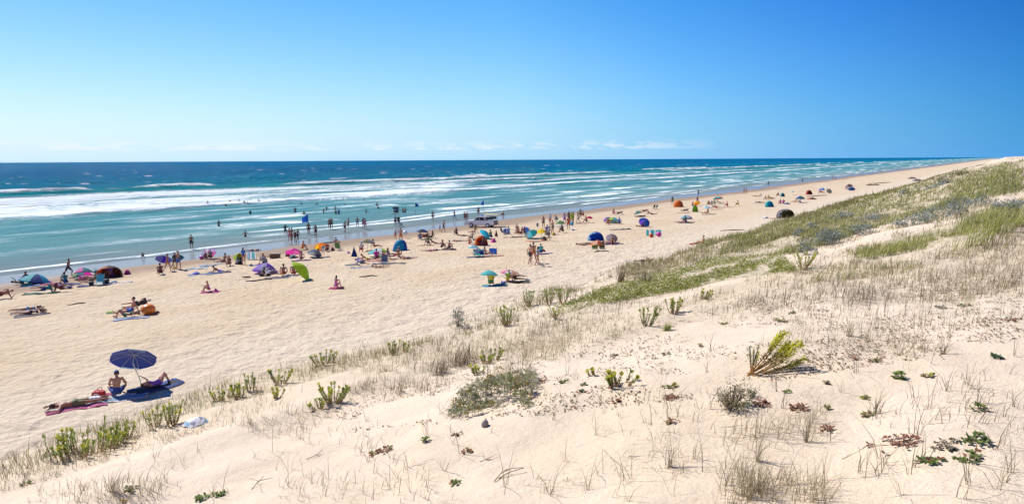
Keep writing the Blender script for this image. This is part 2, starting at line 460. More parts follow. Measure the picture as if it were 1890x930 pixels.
    df = nt.nodes.new('ShaderNodeBsdfDiffuse'); L(nt, col, df.inputs['Color'])
    gl = nt.nodes.new('ShaderNodeBsdfGlossy'); gl.inputs['Roughness'].default_value = .12
    fr = nt.nodes.new('ShaderNodeFresnel'); fr.inputs['IOR'].default_value = 1.33
    ff = math_n(nt, 'MULTIPLY', math_n(nt, 'MINIMUM', fr.outputs[0], .045), maprange(nt, fm, 0, 1, 1, .1))
    ms = nt.nodes.new('ShaderNodeMixShader'); L(nt, ff, ms.inputs[0]); L(nt, df.outputs[0], ms.inputs[1]); L(nt, gl.outputs[0], ms.inputs[2])
    L(nt, ms.outputs[0], nt.nodes['Material Output'].inputs['Surface'])
    hw = math_n(nt, 'MULTIPLY', math_n(nt, 'ADD', noise_n(nt, scale_v(nt, v, (.16, .34, 0)), 1, 7, .66), math_n(nt, 'MULTIPLY', noise_n(nt, scale_v(nt, v, (.035, .09, 0)), 1, 4, .6), 2.2)), 1.7)
    hw = math_n(nt, 'MULTIPLY', hw, maprange(nt, c, 78, 300, .25, 2.4))
    hw = math_n(nt, 'ADD', hw, math_n(nt, 'MULTIPLY', fm, .15))
    bp = nt.nodes.new('ShaderNodeBump'); bp.inputs['Distance'].default_value = 1; bp.inputs['Strength'].default_value = 1
    L(nt, hw, bp.inputs['Height'])
    for n_ in (df, gl, fr): L(nt, bp.outputs[0], n_.inputs['Normal'])
    nt.nodes.remove(b)
    o = link('sea', me, m); tag(o, kind='structure')
build_sea()
# ------------------------------------------------------------------ plants
def plant_mat(name, rough=.7, trans=.35):
    m, nt, b = new_mat(name)
    c = N(nt, 'ShaderNodeAttribute', attribute_name='col').outputs['Color']
    L(nt, c, b.inputs['Base Color']); b.inputs['Roughness'].default_value = rough
    b.inputs['Specular IOR Level'].default_value = .3
    tr = nt.nodes.new('ShaderNodeBsdfTranslucent'); L(nt, c, tr.inputs['Color'])
    mx = nt.nodes.new('ShaderNodeMixShader'); mx.inputs[0].default_value = trans
    L(nt, b.outputs[0], mx.inputs[1]); L(nt, tr.outputs[0], mx.inputs[2])
    L(nt, mx.outputs[0], nt.nodes['Material Output'].inputs['Surface'])
    return m
M_GRASS = plant_mat('grass_blade'); M_LEAF = plant_mat('fleshy_leaf', .55, .35); M_STEM = plant_mat('plant_stem', .7, 0)

class Buf:
    def __init__(s): s.V = []; s.C = []; s.Q = []; s.T = []; s.n = 0
    def add(s, V, C, Q=None, T=None):
        V = np.asarray(V, float).reshape(-1, 3); s.V.append(V); s.C.append(np.asarray(C, float).reshape(-1, 3))
        if Q is not None and len(Q): s.Q.append(np.asarray(Q)+s.n)
        if T is not None and len(T): s.T.append(np.asarray(T)+s.n)
        s.n += len(V)
    def mesh(s, name, origin=(0, 0, 0)):
        me = mesh_np(name, np.concatenate(s.V)-np.asarray(origin), np.concatenate(s.Q) if s.Q else None, np.concatenate(s.T) if s.T else None)
        attr_col(me, np.concatenate(s.C)); return me

def blades(buf, P, H, W, lean, az, col, tip=None):
    """P (n,3) roots; H, W, lean, az (n,); col (n,3)"""
    n = len(P)
    dirh = np.stack([np.cos(az), np.sin(az), 0*az], -1)
    sa = az+math.pi/2+RNG.uniform(-.9, .9, n)
    side = np.stack([np.cos(sa), np.sin(sa), 0*sa], -1)
    ts = (0, .4, .75, 1.0); ws = (1, .85, .5, .12)
    rows = []; cols = []
    for t, wd in zip(ts, ws):
        c = P+dirh*(H*lean*t**1.7)[:, None]
        c[:, 2] += H*(t-.45*lean*t*t)
        rows += [c-side*(W*wd*.5)[:, None], c+side*(W*wd*.5)[:, None]]
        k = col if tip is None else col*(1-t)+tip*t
        cols += [k, k]
    V = np.stack(rows, 1); C = np.stack(cols, 1)
    base = np.arange(n)[:, None]*8
    q = np.concatenate([base+np.array([0, 1, 3, 2]), base+np.array([2, 3, 5, 4]), base+np.array([4, 5, 7, 6])])
    buf.add(V, C, q)

def leaves(buf, P, D, S, ln, wd, col):
    n = len(P); ln = np.broadcast_to(ln, (n,))[:, None]; wd = np.broadcast_to(wd, (n,))[:, None]
    nrm = np.cross(D, S)
    V = np.stack([P, P+D*ln*.45+S*wd*.5+nrm*wd*.12, P+D*ln, P+D*ln*.45-S*wd*.5+nrm*wd*.12], 1)
    C = np.repeat(np.asarray(col)[:, None, :], 4, 1)
    buf.add(V, C, np.arange(n)[:, None]*4+np.arange(4))

def tube(buf, pts, rad, col, k=4):
    pts = np.asarray(pts, float); n = len(pts)
    rad = np.broadcast_to(rad, (n,)); col = np.broadcast_to(np.asarray(col, float), (n, 3))
    T = np.gradient(pts, axis=0); T /= np.linalg.norm(T, axis=1, keepdims=True)+1e-9
    ref = np.array([.31, .22, .93]) if abs(T[0, 2]) < .9 else np.array([1., .2, .1])
    U = np.cross(T, ref); U /= np.linalg.norm(U, axis=1, keepdims=True)+1e-9
    Wv = np.cross(T, U)
    an = np.arange(k)*2*math.pi/k
    V = pts[:, None, :]+rad[:, None, None]*(np.cos(an)[None, :, None]*U[:, None, :]+np.sin(an)[None, :, None]*Wv[:, None, :])
    C = np.repeat(col[:, None, :], k, 1)
    q = [[i*k+j, i*k+(j+1) % k, (i+1)*k+(j+1) % k, (i+1)*k+j] for i in range(n-1) for j in range(k)]
    buf.add(V, C, q)

def unit(v): return v/(np.linalg.norm(v, axis=-1, keepdims=True)+1e-9)

def sample_poly(poly, n):
    xs = [p[0] for p in poly]; ys = [p[1] for p in poly]
    px = RNG.uniform(min(xs), max(xs), n); py = RNG.uniform(min(ys), max(ys), n)
    m = in_poly(px, py, poly); return px[m], py[m]

OLIVE = np.array([[.29, .28, .07], [.38, .36, .10], [.21, .23, .06], [.42, .36, .16], [.50, .41, .23], [.20, .14, .07], [.33, .35, .09]])*.80
STRAW = np.array([[.50, .40, .23], [.42, .33, .18], [.56, .47, .30], [.33, .25, .14], [.26, .20, .12]])*.74
GREEN = np.array([[.27, .29, .05], [.34, .35, .06], [.20, .23, .04], [.44, .42, .14]])

def tufts(buf, poly, n, nb, hgt, pal, thr=-.3, sc=(3, 2), wpx=.45, lean=(.15, .6), seed=1, grow=0):
    px, py = sample_poly(poly, n)
    P = ground(px, py, sea=False)
    a, c = to_ac(P[:, 0], P[:, 1])
    dep = np.hypot(P[:, 0], P[:, 1])
    s = np.maximum(1, dep/30)
    nz = vnoise(a/(sc[0]*s), c/sc[1], seed)+.35*vnoise(a/.8, c/.6, seed+5)
    m = (nz > thr) & (c < 14); P = P[m]; dep = dep[m]; nz = nz[m]; a = a[m]; c = c[m]
    pal_i = np.clip((vnoise(a/(2.2*s[m]), c/1.6, seed+9)*.5+.5+RNG.normal(0, .22, len(P)))*len(pal), 0, len(pal)-1).astype(int)
    P2 = np.repeat(P, nb, 0); k = len(P2)
    spread = np.repeat(np.clip(dep*.004, .03, .25), nb)
    P2[:, :2] += RNG.normal(0, 1, (k, 2))*spread[:, None]
    P2[:, 2] = z_xy(P2[:, 0], P2[:, 1])-.01
    H = hgt*RNG.lognormal(0, .32, k)*np.repeat(.75+.35*np.clip(nz, -.3, 1), nb)
    W = np.maximum(.0045, np.repeat(dep, nb)/683*wpx)*RNG.uniform(.6, 1.2, k)
    col = pal[np.repeat(pal_i, nb)]*RNG.uniform(.75, 1.25, (k, 1))
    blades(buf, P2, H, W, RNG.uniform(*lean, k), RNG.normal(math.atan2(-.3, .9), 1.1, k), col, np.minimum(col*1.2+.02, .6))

def build_grass():
    b = Buf()
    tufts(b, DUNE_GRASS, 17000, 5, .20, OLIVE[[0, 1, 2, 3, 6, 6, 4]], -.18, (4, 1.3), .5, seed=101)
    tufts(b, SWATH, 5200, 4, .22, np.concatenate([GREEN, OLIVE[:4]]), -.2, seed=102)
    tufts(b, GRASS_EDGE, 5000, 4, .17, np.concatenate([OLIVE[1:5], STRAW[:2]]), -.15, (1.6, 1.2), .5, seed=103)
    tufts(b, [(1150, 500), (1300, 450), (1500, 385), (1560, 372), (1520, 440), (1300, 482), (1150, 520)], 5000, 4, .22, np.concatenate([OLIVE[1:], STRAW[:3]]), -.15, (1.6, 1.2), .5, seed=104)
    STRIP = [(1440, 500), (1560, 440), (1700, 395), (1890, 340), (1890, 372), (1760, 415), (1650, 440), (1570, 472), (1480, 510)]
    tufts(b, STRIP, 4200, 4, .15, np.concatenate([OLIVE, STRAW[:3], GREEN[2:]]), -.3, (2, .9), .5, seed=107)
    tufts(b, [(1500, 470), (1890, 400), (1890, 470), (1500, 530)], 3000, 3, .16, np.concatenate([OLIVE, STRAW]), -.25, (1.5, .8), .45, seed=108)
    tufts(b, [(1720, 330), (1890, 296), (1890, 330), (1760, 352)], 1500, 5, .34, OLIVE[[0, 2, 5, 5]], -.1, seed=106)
    # fringe that hangs over the lip
    for n, a0, a1, pal, hh, wpx in ((2000, 0, 22, np.concatenate([OLIVE[1:5], STRAW[:4]]), .14, .42), (2600, 16, 60, np.concatenate([OLIVE[1:5], STRAW[:3]]), .18, .48), (3000, 50, 260, OLIVE, .26, .5)):
        a = a0+(a1-a0)*RNG.uniform(0, 1, n)**1.4; c = lip(a)+RNG.normal(-.35, .42, n)*(1+a/60)
        keep = vnoise(a/1.3, c*0, 131)+.6*vnoise(a/.4, c, 132) > -.1; a, c = a[keep], c[keep]
        x, y = to_xy(a, c); P = np.stack([x, y, z_ac(a, c)-.01], -1); P = np.repeat(P, 4, 0); k = len(P)
        P[:, :2] += RNG.normal(0, .04, (k, 2)); dep = np.hypot(P[:, 0], P[:, 1])
        blades(b, P, hh*RNG.lognormal(0, .35, k), np.maximum(.0045, dep/683*wpx)*RNG.uniform(.6, 1.2, k), RNG.uniform(.1, .7, k), RNG.uniform(0, 6.28, k), pal[RNG.integers(0, len(pal), k)]*RNG.uniform(.75, 1.25, (k, 1)))
    o = link('dune_grass', b.mesh('dune_grass'), M_GRASS); tag(o, 'olive green and straw coloured beach grass covering the dune ridge', 'grass', kind='stuff')
    d = Buf()
    tufts(d, DRY_ZONE, 9500, 3, .14, STRAW, -.2, (1.1, .8), .42, (.1, .7), seed=111)
    tufts(d, [(640, 690), (900, 600), (1080, 575), (1040, 660), (860, 720), (640, 740)], 2200, 3, .17, STRAW, -.1, (.9, .7), .42, (.1, .6), seed=112)
    tufts(d, [(0, 780), (350, 720), (620, 680), (640, 740), (500, 860), (250, 930), (0, 930)], 3200, 2, .15, STRAW[:4], -.1, (1.2, 1), .42, (.1, .9), seed=113)
    tufts(d, [(1250, 545), (1890, 440), (1890, 700), (1500, 640), (1350, 640)], 2600, 2, .15, STRAW, -.2, (1, .8), .42, (.1, .7), seed=114)
    tufts(d, [(1330, 790), (1520, 760), (1530, 930), (1330, 930)], 380, 3, .20, STRAW[[0, 1, 2]], -.2, (.5, .5), .38, (.2, 1.0), seed=115)
    tufts(d, [(400, 740), (900, 720), (1890, 600), (1890, 930), (100, 930)], 1900, 2, .14, STRAW[[0, 1, 3, 4]], .1, (.9, .8), .36, (.3, 1.0), seed=116)
    # long single stalks with their shadows on the bare sand
    px = RNG.uniform(40, 1880, 260); py = RNG.uniform(620, 925, 260)
    ok = py > 560+.32*np.abs(px-1890)*0+ (1000-px)*.22
    P = ground(px[ok], py[ok], sea=False); k = len(P)
    rep = RNG.integers(1, 6, k); P = np.repeat(P, rep, 0); k = len(P)
    P[:, :2] += RNG.normal(0, .012, (k, 2)); P[:, 2] = z_xy(P[:, 0], P[:, 1])-.01
    col = STRAW[RNG.integers(0, 5, k)]*RNG.uniform(.8, 1.1, (k, 1))
    blades(d, P, RNG.uniform(.12, .36, k), RNG.uniform(.003, .0055, k), RNG.uniform(.15, 1.1, k), RNG.uniform(0, 6.28, k), col)
    o = link('dry_grass', d.mesh('dry_grass'), M_GRASS); tag(o, 'thin dry straw coloured grass stalks scattered over the dune sand', 'dry grass', kind='stuff')
    g = Buf()
    px, py = sample_poly(GREEN_BAND, 24000)
    P = ground(px, py, sea=False); a, c = to_ac(P[:, 0], P[:, 1])
    m = (vnoise(a/2.5, c/.9, 121)+.6*vnoise(a/.7, c/.4, 122)+.3*vnoise(a/.25, c/.2, 123) > -.25) & (c < 12); P = P[m]
    k = len(P)*3; P = np.repeat(P, 3, 0)
    P[:, :2] += RNG.normal(0, .05, (k, 2)); P[:, 2] = z_xy(P[:, 0], P[:, 1])+RNG.uniform(.0, .07, k)
    D = unit(np.stack([RNG.normal(0, 1, k), RNG.normal(0, 1, k), RNG.uniform(.1, 1.2, k)], -1))
    S = unit(np.cross(D, RNG.normal(0, 1, (k, 3))))
    leaves(g, P, D, S, RNG.uniform(.03, .055, k), RNG.uniform(.018, .03, k), GREEN[RNG.integers(0, 4, k)]*RNG.uniform(.7, 1.3, (k, 1)))
    # loose litter, tiny leaves and runners on the upper dune
    px, py = sample_poly([(900, 620), (1250, 560), (1890, 440), (1890, 640), (1500, 690), (1250, 740), (640, 800), (600, 720)], 9000)
    P = ground(px, py, sea=False); a, c = to_ac(P[:, 0], P[:, 1])
    P = P[vnoise(a/.9, c/.7, 125)+.4*vnoise(a/.25, c/.25, 126) > .0]
    k = len(P)*3; P = np.repeat(P, 3, 0); P[:, :2] += RNG.normal(0, .03, (k, 2)); P[:, 2] = z_xy(P[:, 0], P[:, 1])+.006
    D = unit(np.stack([RNG.normal(0, 1, k), RNG.normal(0, 1, k), RNG.uniform(0, .5, k)], -1)); S = unit(np.cross(D, np.array([0, 0, 1.])+RNG.normal(0, .3, (k, 3))))
    pal = np.array([[.26, .12, .07], [.20, .20, .06], [.34, .20, .11], [.14, .11, .07], [.30, .25, .13]])
    leaves(g, P, D, S, RNG.uniform(.015, .04, k), RNG.uniform(.01, .022, k), pal[RNG.integers(0, 5, k)])
    o = link('ground_cover', g.mesh('ground_cover'), M_LEAF); tag(o, 'low green creeping plants and small fallen leaves on the dune', 'ground cover', kind='stuff')
build_grass()

def at(px, py, sink=0):
    p = ground([px], [py], sea=False)[0]; return np.array([p[0], p[1], p[2]-sink])

G_SP = 'spurge clumps on the dune'
def spurge(px, py, n, h, label, lean=(.25, 0), spread=.5, yellow=.5, nl=26, ll=.032, base=(.38, .21, .07), low=(.25, .28, .07), rad=.06, head=1.0):
    o = at(px, py)
    st = Buf(); lf = Buf()
    for i in range(n):
        az = RNG.uniform(0, 6.28); e = spread*math.sqrt(RNG.uniform(0, 1))
        d = np.array([math.cos(az)*e+lean[0], math.sin(az)*e+lean[1], 1.0]); d /= np.linalg.norm(d)
        p0 = o+np.array([math.cos(az), math.sin(az), 0])*rad*RNG.uniform(.2, 1)
        p0[2] = float(z_xy(p0[0], p0[1]))-.01
        Ln = h*RNG.uniform(.65, 1.1)
        t = np.linspace(0, 1, 6)
        pts = p0+np.outer(t, d)*Ln; pts[:, 2] += .12*Ln*(t**2)-.0; pts[:, 0] += .05*Ln*np.sin(t*3+az)
        hy = RNG.uniform(0, 1) < yellow
        topc = np.array([.58, .56, .05]) if hy else np.array([.32, .38, .08])
        tube(st, pts, np.linspace(.0055, .003, 6), [np.array(base)*(1-x)+np.array(low)*x for x in t])
        tl = np.sort(RNG.uniform(.12, 1, nl))
        tl = np.concatenate([tl, RNG.uniform(.86, 1.0, int(nl*.55*head))]); k = len(tl)
        q = np.stack([np.interp(tl, t, pts[:, j]) for j in range(3)], -1)
        ang = np.arange(k)*2.4+az
        u1 = unit(np.cross(d, [.3, .2, .1])); u2 = np.cross(d, u1)
        rd = np.cos(ang)[:, None]*u1+np.sin(ang)[:, None]*u2
        D = unit(rd*RNG.uniform(.6, 1.1, (k, 1))+d*.8); S = unit(np.cross(D, rd+.01)+RNG.normal(0, .2, (k, 3)))
        S = unit(np.cross(D, d))
        lowc = np.array(base)*.8+.04
        f = sstep(.2, .55, tl)[:, None]; f2 = sstep(.72, .95, tl)[:, None]
        col = (lowc*(1-f)+np.array(low)*1.2*f)*(1-f2)+topc*f2
        leaves(lf, q, D, S, ll*RNG.uniform(.75, 1.2, k)*(1+.25*f2[:, 0]), ll*.5, col*RNG.uniform(.8, 1.2, (k, 1)))
    e = empty('sea_spurge', o); tag(e, label, 'plant', G_SP)
    link('stems', st.mesh('spurge_stems', o), M_STEM, e); link('leaves', lf.mesh('spurge_leaves', o), M_LEAF, e)

# the large clump on the bare slope
def big_spurge():
    o = at(1380, 692); st = Buf(); lf = Buf()
    specs = [(-.16, .98, .24, 0), (-.04, 1, .23, 0), (.22, .97, .28, 0), (.36, .93, .2, .3)]
    for i in range(11):
        el = .10+.82*i/11+RNG.uniform(-.09, .09)
        specs.append((math.cos(el), math.sin(el), RNG.uniform(.40, .52), 1 if i > 1 else .4))
    for i, (dx, dz, Ln, hy) in enumerate(specs):
        d = np.array([dx, RNG.uniform(-.25, .3), dz]); d /= np.linalg.norm(d)
        p0 = o+np.array([RNG.uniform(-.03, .05), RNG.uniform(-.05, .05), -.01])
        t = np.linspace(0, 1, 8); pts = p0+np.outer(t, d)*Ln; pts[:, 2] += .20*Ln*t**2.2
        tube(st, pts, np.linspace(.007, .004, 8), [np.array((.52, .27, .09))*(1-x)+np.array((.26, .22, .06))*x for x in t], 5)
        nl = 46 if hy else 95
        tl = np.sort(RNG.uniform(.1 if not hy else .42, 1, nl)); tl = np.concatenate([tl, RNG.uniform(.66, 1.03, int(75*hy))]); k = len(tl)
        q = np.stack([np.interp(tl, t, pts[:, j]) for j in range(3)], -1)
        u1 = unit(np.cross(d, [.3, .9, .1])); u2 = np.cross(d, u1); ang = np.arange(k)*2.4+i
        rd = np.cos(ang)[:, None]*u1+np.sin(ang)[:, None]*u2
        q = q+rd*.004*(1+3*hy*(tl > .7))[:, None]
        out = .45 if not hy else .75
        D = unit(rd*out+d*RNG.uniform(.5, 1, (k, 1))); S = unit(np.cross(D, d))
        f = sstep(.3, .6, tl)[:, None]; f2 = sstep(.6, .8, tl)[:, None]
        c0 = np.array((.36, .19, .07)); c1 = np.array((.25, .19, .06)) if hy else np.array((.07, .13, .065)); c2 = np.array((.62, .60, .04)) if hy else np.array((.16, .28, .13))
        col = (c0*(1-f)+c1*f)*(1-f2)+c2*f2
        leaves(lf, q, D, S, RNG.uniform(.020, .034, k)*(.6+.6*hy), .008+.006*hy, col*RNG.uniform(.75, 1.25, (k, 1)))
    e = empty('sea_spurge', o); tag(e, 'largest yellow green spurge with orange brown stems leaning over bare sand', 'plant', G_SP)
    link('stems', st.mesh('big_spurge_stems', o), M_STEM, e); link('leaves', lf.mesh('big_spurge_leaves', o), M_LEAF, e)
big_spurge()
for s in [
    (1140, 712, 10, .16, 'small spurge with upright blue green tips and yellow leaves below, above the sand hollow', dict(lean=(.15, 0), spread=.9, yellow=.6, nl=34, rad=.10)),
    (1195, 602, 12, .27, 'grey green spurge of bare finger like stems beside a long runner', dict(lean=(.2, 0), spread=.45, yellow=.0, nl=26, base=(.28, .2, .1))),
    (1243, 580, 14, .24, 'bushy bright green spurge between grey spurge and dry grass', dict(lean=(.1, .1), spread=.6, yellow=.5, nl=26)),
    (1298, 553, 10, .18, 'yellow spurge cushion at the upper end of the spurge row', dict(lean=(.5, .1), spread=.7, yellow=1, nl=22)),
    (935, 602, 20, .40, 'large fan shaped spurge on the dune lip above the pale umbrella', dict(lean=(.05, 0), spread=.65, yellow=.4, nl=22, ll=.035, low=(.17, .21, .06))),
    (975, 566, 14, .38, 'pale green spurge on the lip just beyond the large fan shaped one', dict(lean=(.05, 0), spread=.4, yellow=.1, nl=22, ll=.034, low=(.24, .25, .09))),
    (1013, 562, 12, .36, 'narrow upright spurge next to the green creeper band', dict(lean=(.0, 0), spread=.35, yellow=.1, nl=22, ll=.034, low=(.22, .24, .09))),
    (1040, 560, 12, .36, 'spurge clump touching the lower end of the creeper band', dict(lean=(.05, 0), spread=.5, yellow=.2, nl=22, ll=.034, low=(.22, .24, .08))),
    (1028, 588, 9, .26, 'yellowish spreading spurge in the dry grass under the upright clumps', dict(lean=(.0, 0), spread=1.0, yellow=.7, nl=20, ll=.03)),
    (615, 742, 20, .26, 'dense spiky spurge with orange base standing in white sand', dict(lean=(.15, 0), spread=.8, yellow=.55, nl=26, ll=.032, rad=.09)),
    (590, 756, 7, .12, 'low orange and green spurge growing against the dense spiky one', dict(lean=(-.2, 0), spread=.8, yellow=.3, nl=20)),
    (518, 708, 14, .24, 'round spurge bush on the lip between beach sand and white slope', dict(lean=(.0, 0), spread=.8, yellow=.6, nl=20, ll=.034, rad=.1)),
    (600, 672, 16, .22, 'flat topped spurge hanging over the lip edge', dict(lean=(.1, 0), spread=1.1, yellow=.5, nl=22, ll=.036, rad=.14)),
    (512, 735, 7, .14, 'pair of small yellow spurge shoots below the round bush', dict(lean=(.1, 0), spread=.7, yellow=.9, nl=20)),
    (440, 735, 11, .20, 'short green spurge at the start of the straw fringe', dict(lean=(.0, 0), spread=.6, yellow=.3, nl=20, ll=.034)),
    (462, 722, 8, .24, 'slim tall spurge shoots beside the straw fringe', dict(lean=(.0, 0), spread=.3, yellow=.2, nl=20, ll=.032)),
    (410, 738, 12, .18, 'yellow green spurge mat on the lip', dict(lean=(.1, 0), spread=.9, yellow=.8, nl=20, ll=.034, rad=.12)),
    (727, 655, 8, .24, 'single upright green spurge on the lip against pale beach', dict(lean=(.05, 0), spread=.4, yellow=.4, nl=24, ll=.034)),
    (745, 650, 6, .18, 'little spurge beside the single upright one on the lip', dict(lean=(.2, 0), spread=.5, yellow=.3, nl=20)),
    (905, 668, 14, .17, 'green spurge casting finger shadows above the silver shrub', dict(lean=(.1, 0), spread=.9, yellow=.4, nl=24, ll=.03, rad=.12)),
    (882, 690, 6, .12, 'tiny lime spurge shoot in front of the finger shadows', dict(lean=(0, 0), spread=.5, yellow=1, nl=20)),
    (165, 838, 46, .27, 'long dark green spurge row nearest the sunbathers with brown stems', dict(lean=(.15, .05), spread=.55, yellow=.45, nl=26, ll=.034, rad=.42, low=(.22, .28, .05))),
    (225, 815, 16, .22, 'leggy spurge growing out of the upper end of the long row', dict(lean=(.3, 0), spread=.5, yellow=.3, nl=22, ll=.03, rad=.12)),
    (285, 788, 9, .24, 'yellow tipped spurge between the long row and the pale rag', dict(lean=(-.1, 0), spread=.5, yellow=.7, nl=22, ll=.032)),
    (318, 786, 13, .30, 'vase shaped green spurge right by the pale rag', dict(lean=(.1, 0), spread=.5, yellow=.2, nl=24, ll=.032)),
    (1482, 498, 16, .36, 'spurge with bright orange stems below the blue sea holly', dict(lean=(.1, .1), spread=.8, yellow=.6, nl=22, ll=.036, base=(.45, .25, .05))),
    (1097, 690, 3, .09, 'small yellow spurge seedling at the tip of a runner', dict(lean=(-.3, 0), spread=.6, yellow=1, nl=20)),
]:
    spurge(*s[:5], **s[5])

# spurge runner lying on the sand with yellow leaves
def rosette(px, py, n, r, pal, label, ll=.024, h=.03, group='small leafy plants on bare sand', name='creeping_plant', stem=0):
    o = at(px, py); lf = Buf(); r *= 1.3; ll *= 1.2
    pal = np.array(pal)
    th = RNG.uniform(0, 6.28, n); rr = r*np.sqrt(RNG.uniform(0, 1, n))
    P = np.stack([o[0]+rr*np.cos(th), o[1]+rr*np.sin(th), 0*th], -1)
    P[:, 2] = z_xy(P[:, 0], P[:, 1])+.004+h*RNG.uniform(0, 1, n)*(1-.6*rr/r)
    if stem: P[:, 2] += stem*RNG.uniform(.2, 1, n)
    P = np.repeat(P, 4, 0); k = len(P)
    a2 = RNG.uniform(0, 6.28, k)
    D = unit(np.stack([np.cos(a2), np.sin(a2), RNG.uniform(-.1, .8, k)], -1)); S = unit(np.cross(D, np.array([0, 0, 1.])+RNG.normal(0, .25, (k, 3))))
    leaves(lf, P, D, S, ll*RNG.uniform(.7, 1.2, k), ll*.75, pal[np.repeat(RNG.integers(0, len(pal), n), 4)]*RNG.uniform(.75, 1.25, (k, 1)))
    for i in range(min(n, 12)):
        q = P[i*4]; m = (o+q)/2; m[2] = max(z_xy(m[0], m[1])+.004, (o[2]+q[2])/2)
        tube(lf, [o+np.array([0, 0, -.005]), m, q], .002, (.22, .13, .07), 3)
    ob = link(name, lf.mesh(name, o), M_LEAF, loc=o); tag(ob, label, 'plant', group)
GRN = [(.16, .23, .04), (.21, .29, .05), (.12, .17, .04)]; RED = [(.34, .14, .08), (.27, .11, .07), (.40, .22, .12)]; YEL = [(.30, .30, .05), (.36, .33, .06), (.2, .22, .05)]
for q in [
    (705, 834, 26, .085, RED+GRN[:1], 'scattered red brown leaf patch in the middle of bare sand'),
    (785, 813, 10, .035, GRN+YEL[:1], 'round bright green rosette uphill of the red brown leaf patch'),
    (862, 834, 9, .035, YEL+RED[:1], 'yellow and brown rosette below the round grey stone'),
    (838, 893, 8, .03, GRN+RED[2:], 'small green brown rosette near the forked twig'),
    (842, 803, 8, .035, RED[2:]+STRAW[3:4].tolist(), 'withered brown rosette under the silver shrub'),
    (374, 920, 18, .04, GRN, 'dark green leafy tuft at the bottom edge of the slope'),
    (405, 912, 12, .04, GRN, 'second dark green tuft, just uphill of the bottom edge one'),
    (243, 903, 12, .04, GRN+STRAW[3:4].tolist(), 'dusty green rosette between dry stalks'),
    (49, 893, 14, .05, GRN+STRAW[1:2].tolist(), 'half dried green plant near the beach side corner'),
    (227, 927, 6, .025, [(.5, .3, .05), (.3, .25, .05)], 'tiny orange yellow plant cut by the bottom edge'),
    (95, 840, 16, .07, GRN, 'flat green plant in front of the long spurge row'),
    (1075, 725, 14, .045, [(.06, .12, .06), (.08, .15, .08)]+RED[:1], 'blue green plant with red shoots beside the silver shrub hollow'),
    (1078, 712, 8, .03, GRN, 'dark green sprig above the blue green plant'),
    (1137, 742, 10, .035, RED, 'red rosette lying in the small spurge shadow'),
    (1240, 735, 16, .04, RED, 'compact pink red rosette at the end of the yellow runner'),
    (1240, 780, 10, .035, RED+YEL[:1], 'red and yellow sprout on the sand hump'),
    (1405, 746, 22, .05, RED, 'wide dark red rosette beside the tangled brown bush'),
    (1473, 754, 24, .055, RED, 'largest red rosette, beyond the spurge shadows'),
    (1040, 706, 12, .04, YEL+GRN, 'yellow green sprig right next to the silver shrub'),
    (1337, 598, 12, .06, YEL, 'yellow green ground plant above the large spurge'),
    (1440, 592, 20, .08, YEL+RED[2:], 'broad yellow and brown plant patch on the upper slope'),
    (1460, 578, 10, .05, GRN, 'green sprig joined to the broad yellow patch'),
    (1235, 712, 14, .06, YEL, 'yellow leafy end of a runner on sand'),
    (1578, 664, 8, .03, RED, 'single red bud like plant above dark litter'),
    (1615, 668, 14, .045, GRN+RED[2:], 'green plant with brown skirt beside the red bud plant'),
    (1658, 698, 16, .035, GRN+YEL[:1], 'upright green seedling with a short sharp shadow', .03, .09),
    (1713, 696, 10, .04, YEL+RED[2:], 'yellowing plant at the foot of a tall thin stalk'),
    (1838, 660, 18, .04, [(.07, .13, .06), (.10, .17, .07)], 'round dark green cushion alone on smooth sand'),
    (1807, 753, 12, .045, GRN+YEL[:1], 'green sprig with a long bare stem on smooth sand'),
    (1595, 738, 8, .03, YEL, 'pale yellow seedling beside a straw tuft'),
    (1600, 768, 10, .03, YEL+RED[2:], 'yellow brown seedling downhill of the pale yellow one'),
    (1528, 753, 6, .022, YEL, 'tiny lime seedling among thin stalks'),
    (1527, 794, 10, .03, RED, 'small pink red rosette among thin stalks'),
    (1645, 820, 26, .11, RED, 'loose ring of separate red buds on smooth sand'),
    (1715, 850, 22, .05, GRN+RED[:2], 'thick green and red plant with a forked dry stem below'),
    (1800, 812, 22, .05, GRN, 'dark green cushion with a deep shadow on smooth sand'),
    (1788, 845, 20, .05, GRN+RED[:1], 'green plant with red centre below the dark cushion'),
    (1745, 822, 14, .06, [(.2, .17, .12), (.15, .14, .08)], 'grey withered plant between two green cushions'),
    (1452, 726, 6, .025, GRN, 'small green sprig inside the spurge shadow'),
    (1527, 709, 8, .03, STRAW[2:4].tolist()+GRN[:1], 'grey green sprig at the tip of the spurge shadow'),
    (1780, 565, 12, .06, GRN, 'grey green low plant among dry grass on the upper slope'),
    (1735, 568, 10, .05, [(.09, .14, .07)], 'blue green low plant among dry grass on the upper slope'),
    (1860, 590, 20, .1, RED+GRN[:1], 'red brown creeping patch at the edge of the dry grass'),
    (1290, 640, 8, .04, YEL+STRAW[:1].tolist(), 'faded yellow plant in the sparse stalks'),
    (1130, 658, 10, .05, STRAW[:3].tolist(), 'dead straw coloured rosette uphill of the small spurge'),
    (1228, 655, 8, .035, STRAW[:2].tolist()+GRN[:1], 'half dead green rosette by a lone red leaf'),
    (1000, 702, 18, .11, RED, 'red brown creeping stems beside the silver shrub'),
]:
    rosette(*q)

